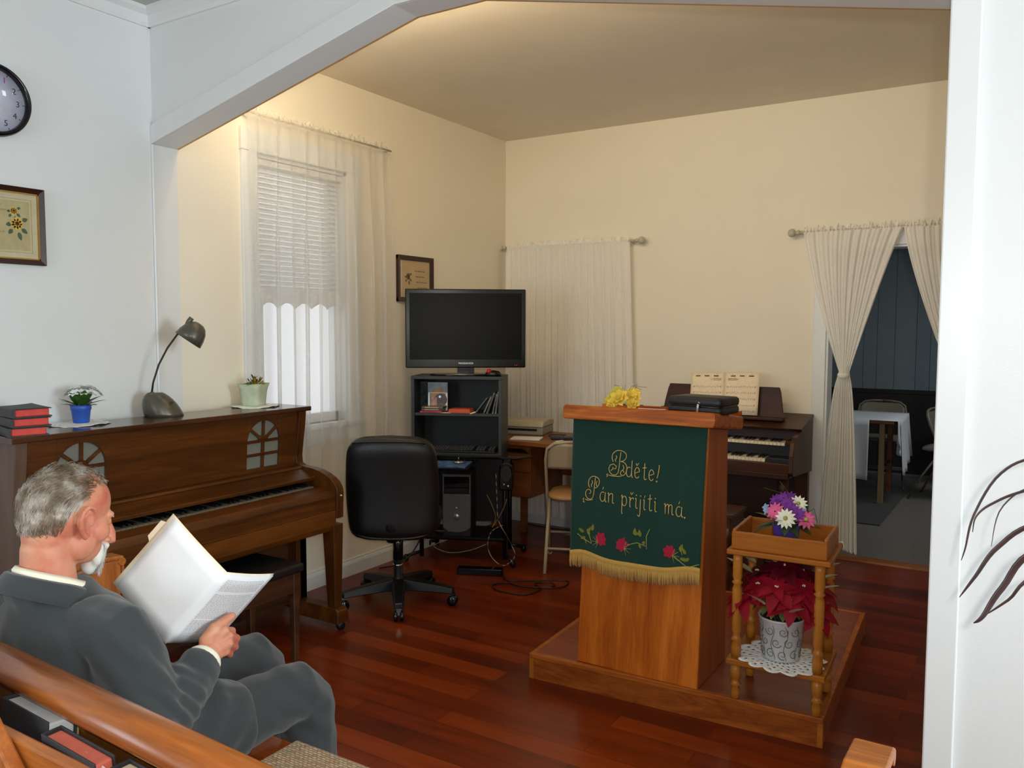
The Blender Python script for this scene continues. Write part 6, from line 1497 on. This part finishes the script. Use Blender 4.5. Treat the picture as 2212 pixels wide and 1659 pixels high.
for el, wr_ in ((elR, wrR), (elL, wrL)):
    d = (wr_-el).normalized(); ce = wr_.lerp(el, .10); P('shirt_cuff', MB().tube([ce-d*.02, ce+d*.008, ce+d*.013, ce+d*.010], [.039, .0395, .037, .034], 24, caps=False), SHIRT, man, solid=.002)
m = MB()
for hp, kn, an in ((hpR, knR, anR), (hpL, knL, anL)):
    m.tube([hp+V((0, -.02, .0)), hp.lerp(kn, .35), hp.lerp(kn, .75), kn+V((0, -.01, .002)), kn+V((0, .018, -.03)), kn.lerp(an, .2)+V((0, .012, 0)), kn.lerp(an, .55), an+V((0, 0, .03)), an+V((0, .0, -.03))], [.098, .088, .078, .072, .068, .072, .074, .074, .076], 20)
tr = voxel(m, .007, 6)
def tw(p):
    q = V(p); f = .004*noise.noise(V((q.x*10, q.y*10, q.z*6)))
    for kn in (knR, knL):
        d = (q-kn-V((0, -.02, -.03))).length; f += .005*math.exp(-(d/.12)**2)*sin((q.z*1.0+q.y*.9)*80+q.x*20)
    f += .004*noise.noise(V((q.x*30, q.y*30, q.z*4)))*(1 if q.z < .45 else .4); return f
P('trousers', wrinkle(tr, tw), SUIT, man)
for an in (anR, anL):
    m = MB(); c_ = V((an.x, an.y, 0)); rings = []
    for y, w_, hgt in ((-.075, .025, .05), (-.06, .034, .075), (-.01, .036, .09), (.05, .041, .075), (.12, .046, .052), (.17, .04, .042), (.20, .02, .03)):
        rings.append(m.ring([c_+V((w_*cos(2*pi*k/16), y, max(.0, hgt*.5+hgt*.5*sin(2*pi*k/16)))) for k in range(16)]))
    m.skin(rings); P('shoe', m, SHOE, man)

# ============================================================ THE PAPERS HE READS
Tt, Bb, RT_, RB_, LT_, LB_ = V((-1.511, 1.205, .939)), V((-1.625, 1.128, .782)), V((-1.552, 1.381, .883)), V((-1.666, 1.304, .725)), V((-1.657, 1.178, 1.058)), V((-1.771, 1.101, .901))
sh_ = V((0, 0, 0))
fo = T('open_folder', 'open white booklet in a cream card folder held up by the seated man', 'papers', tuple(Bb))
nl = (LT_-Tt).cross(Bb-Tt).normalized(); nr = (Bb-Tt).cross(RT_-Tt).normalized()   # both point to the read side, up towards the reader
if nl.x < 0: nl = -nl
if nr.dot(nl) < 0: nr = -nr
def quad(o, a, b, n_, f0, f1, g0, g1, bow=0):
    return lambda u, v: o+(a-o)*(f0+(f1-f0)*u)+(b-o)*(g0+(g1-g0)*v)+n_*(bow*sin(pi*u))
m = MB().grid(quad(Tt-nl*.003, LT_-nl*.003, Bb-nl*.003, nl, 0, 1.04, -.02, 1.02, .004), 10, 6)
g = quad(Tt-nl*.003, LT_-nl*.003, Bb-nl*.003, nl, 0, 1.04, -.02, 1.02, .004)
v0, v1, v2, v3 = g(1, .12), g(1, .40), g(1, .37)+(LT_-Tt).normalized()*.012, g(1, .15)+(LT_-Tt).normalized()*.012
m.poly([v0, v1, v2, v3]); P('folder_back', m, CREAMP, fo, solid=.0012)
P('folder_front', MB().grid(quad(Tt-nr*.006, RT_-nr*.006, Bb-nr*.006, nr, 0, 1.02, -.01, 1.01, .004), 10, 6), CREAMP, fo, solid=.0012)
P('left_page', MB().grid(quad(Tt, LT_, Bb, nl, .0, .985, .0, 1.0, .004), 10, 6), WHITEP, fo, solid=.0008)
pgr = None
for k in range(4):
    pgr = P('right_page', MB().grid(quad(Tt-nr*.0015*k, RT_-nr*.0014*k, Bb-nr*.0015*k, nr, 0, .985+.008*(k % 2), 0, 1.0, .006), 10, 6), WHITEP, fo, solid=.0007) if k else P('right_page', MB().grid(quad(Tt, RT_, Bb, nr, 0, .985, 0, 1.0, .006), 10, 6), WHITEP, fo, solid=.0007)
m = MB(); random.seed(12); g = quad(Tt, RT_, Bb, nr, 0, .985, 0, 1.0, .006); e1 = (RT_-Tt).normalized()
for k in range(46):
    v_ = .07+.0192*k
    if k in (9, 10, 30): continue
    u = .10
    while u < .86:
        L = random.uniform(.02, .07); u1 = min(.9, u+L); a_, b_2 = g(u, v_)+nr*.0009, g(u1, v_)+nr*.0009; m.beam(a_, b_2, .0010, .0002, tuple(nr)); u = u1+.012
        if k in (29, 40) and u > .55: break
P('printed_lines', m, plain('print_grey', (146, 146, 148), .8), fo)

# ============================================================ THE PLANT AT THE RIGHT EDGE
dp = T('dragon_plant', 'tall house plant with thin dark arching leaves against the white wall at the right edge', 'potted plant', (.48, 1.85, 0))
DL = plain('dark_purple_leaf', (62, 46, 44), .4, var=.3, vs_=30)
P('pot', MB().lathe([(.09, 0), (.10, .01), (.13, .24), (.138, .25), (.138, .27), (.125, .27), (.118, .23), (.02, .23)], (.48, 1.85, 0), 28), plain('terracotta', (150, 84, 56), .7), dp)
P('trunk', MB().tube([(.48, 1.85, .2), (.47, 1.84, .6), (.48, 1.85, .95), (.46, 1.84, 1.16)], [.016, .015, .013, .012], 10), plain('trunk_bark', (104, 84, 62), .8, bmp=.4), dp)
def blade(pts, w_):
    Pn = [V(p) for p in pts]; o_ = []
    for i in range(len(Pn)-1):
        p0, p1, p2, p3 = Pn[max(i-1, 0)], Pn[i], Pn[i+1], Pn[min(i+2, len(Pn)-1)]
        for k in range(6): t = k/6; o_.append(.5*((2*p1)+(-p0+p2)*t+(2*p0-5*p1+4*p2-p3)*t*t+(-p0+3*p1-3*p2+p3)*t**3))
    o_.append(Pn[-1]); n = len(o_)-1; m = MB()
    m.tube(o_, [(w_*max(.12, sin(pi*min(1, .12+.88*(i/n)))**.6 if i < n else .06)*.5, .0009) for i in range(n+1)], 6, upv=(.1, 1, .15)); return m
S0 = (.46, 1.84, 1.16)
for pts, w_ in (([S0, (.25, 1.80, 1.33), (.05, 1.75, 1.275), (-.02, 1.74, 1.235), (-.060, 1.73, 1.155), (-.072, 1.73, 1.09), (-.078, 1.73, 1.065)], .006),
                ([S0, (.22, 1.78, 1.28), (.03, 1.72, 1.215), (-.03, 1.70, 1.185), (-.055, 1.69, 1.16), (-.06, 1.69, 1.13)], .006),
                ([S0, (.3, 1.88, 1.26), (.06, 1.84, 1.21), (-.015, 1.82, 1.16), (-.032, 1.81, 1.08)], .004),
                ([S0, (.25, 1.82, 1.19), (.05, 1.78, 1.145), (-.02, 1.77, 1.09), (-.055, 1.76, 1.03), (-.08, 1.76, .985)], .010),
                ([S0, (.26, 1.76, 1.16), (.05, 1.70, 1.115), (-.01, 1.69, 1.035), (-.038, 1.68, .98), (-.052, 1.68, .965)], .013),
                ([S0, (.3, 1.80, 1.12), (.06, 1.75, 1.06), (.0, 1.74, 1.0), (-.035, 1.74, .965)], .007),
                ([S0, (.45, 1.7, 1.36), (.42, 1.5, 1.3), (.4, 1.4, 1.15)], .012), ([S0, (.6, 1.8, 1.38), (.78, 1.7, 1.3), (.86, 1.66, 1.1)], .012), ([S0, (.5, 1.95, 1.42), (.56, 2.1, 1.4), (.6, 2.2, 1.2)], .012), ([S0, (.62, 1.7, 1.3), (.7, 1.5, 1.22), (.74, 1.4, 1.05)], .012), ([S0, (.46, 1.84, 1.4), (.44, 1.82, 1.55)], .012), ([S0, (.4, 1.8, 1.4), (.3, 1.7, 1.5)], .012)):
    P('leaf', blade(pts, w_), DL, dp)
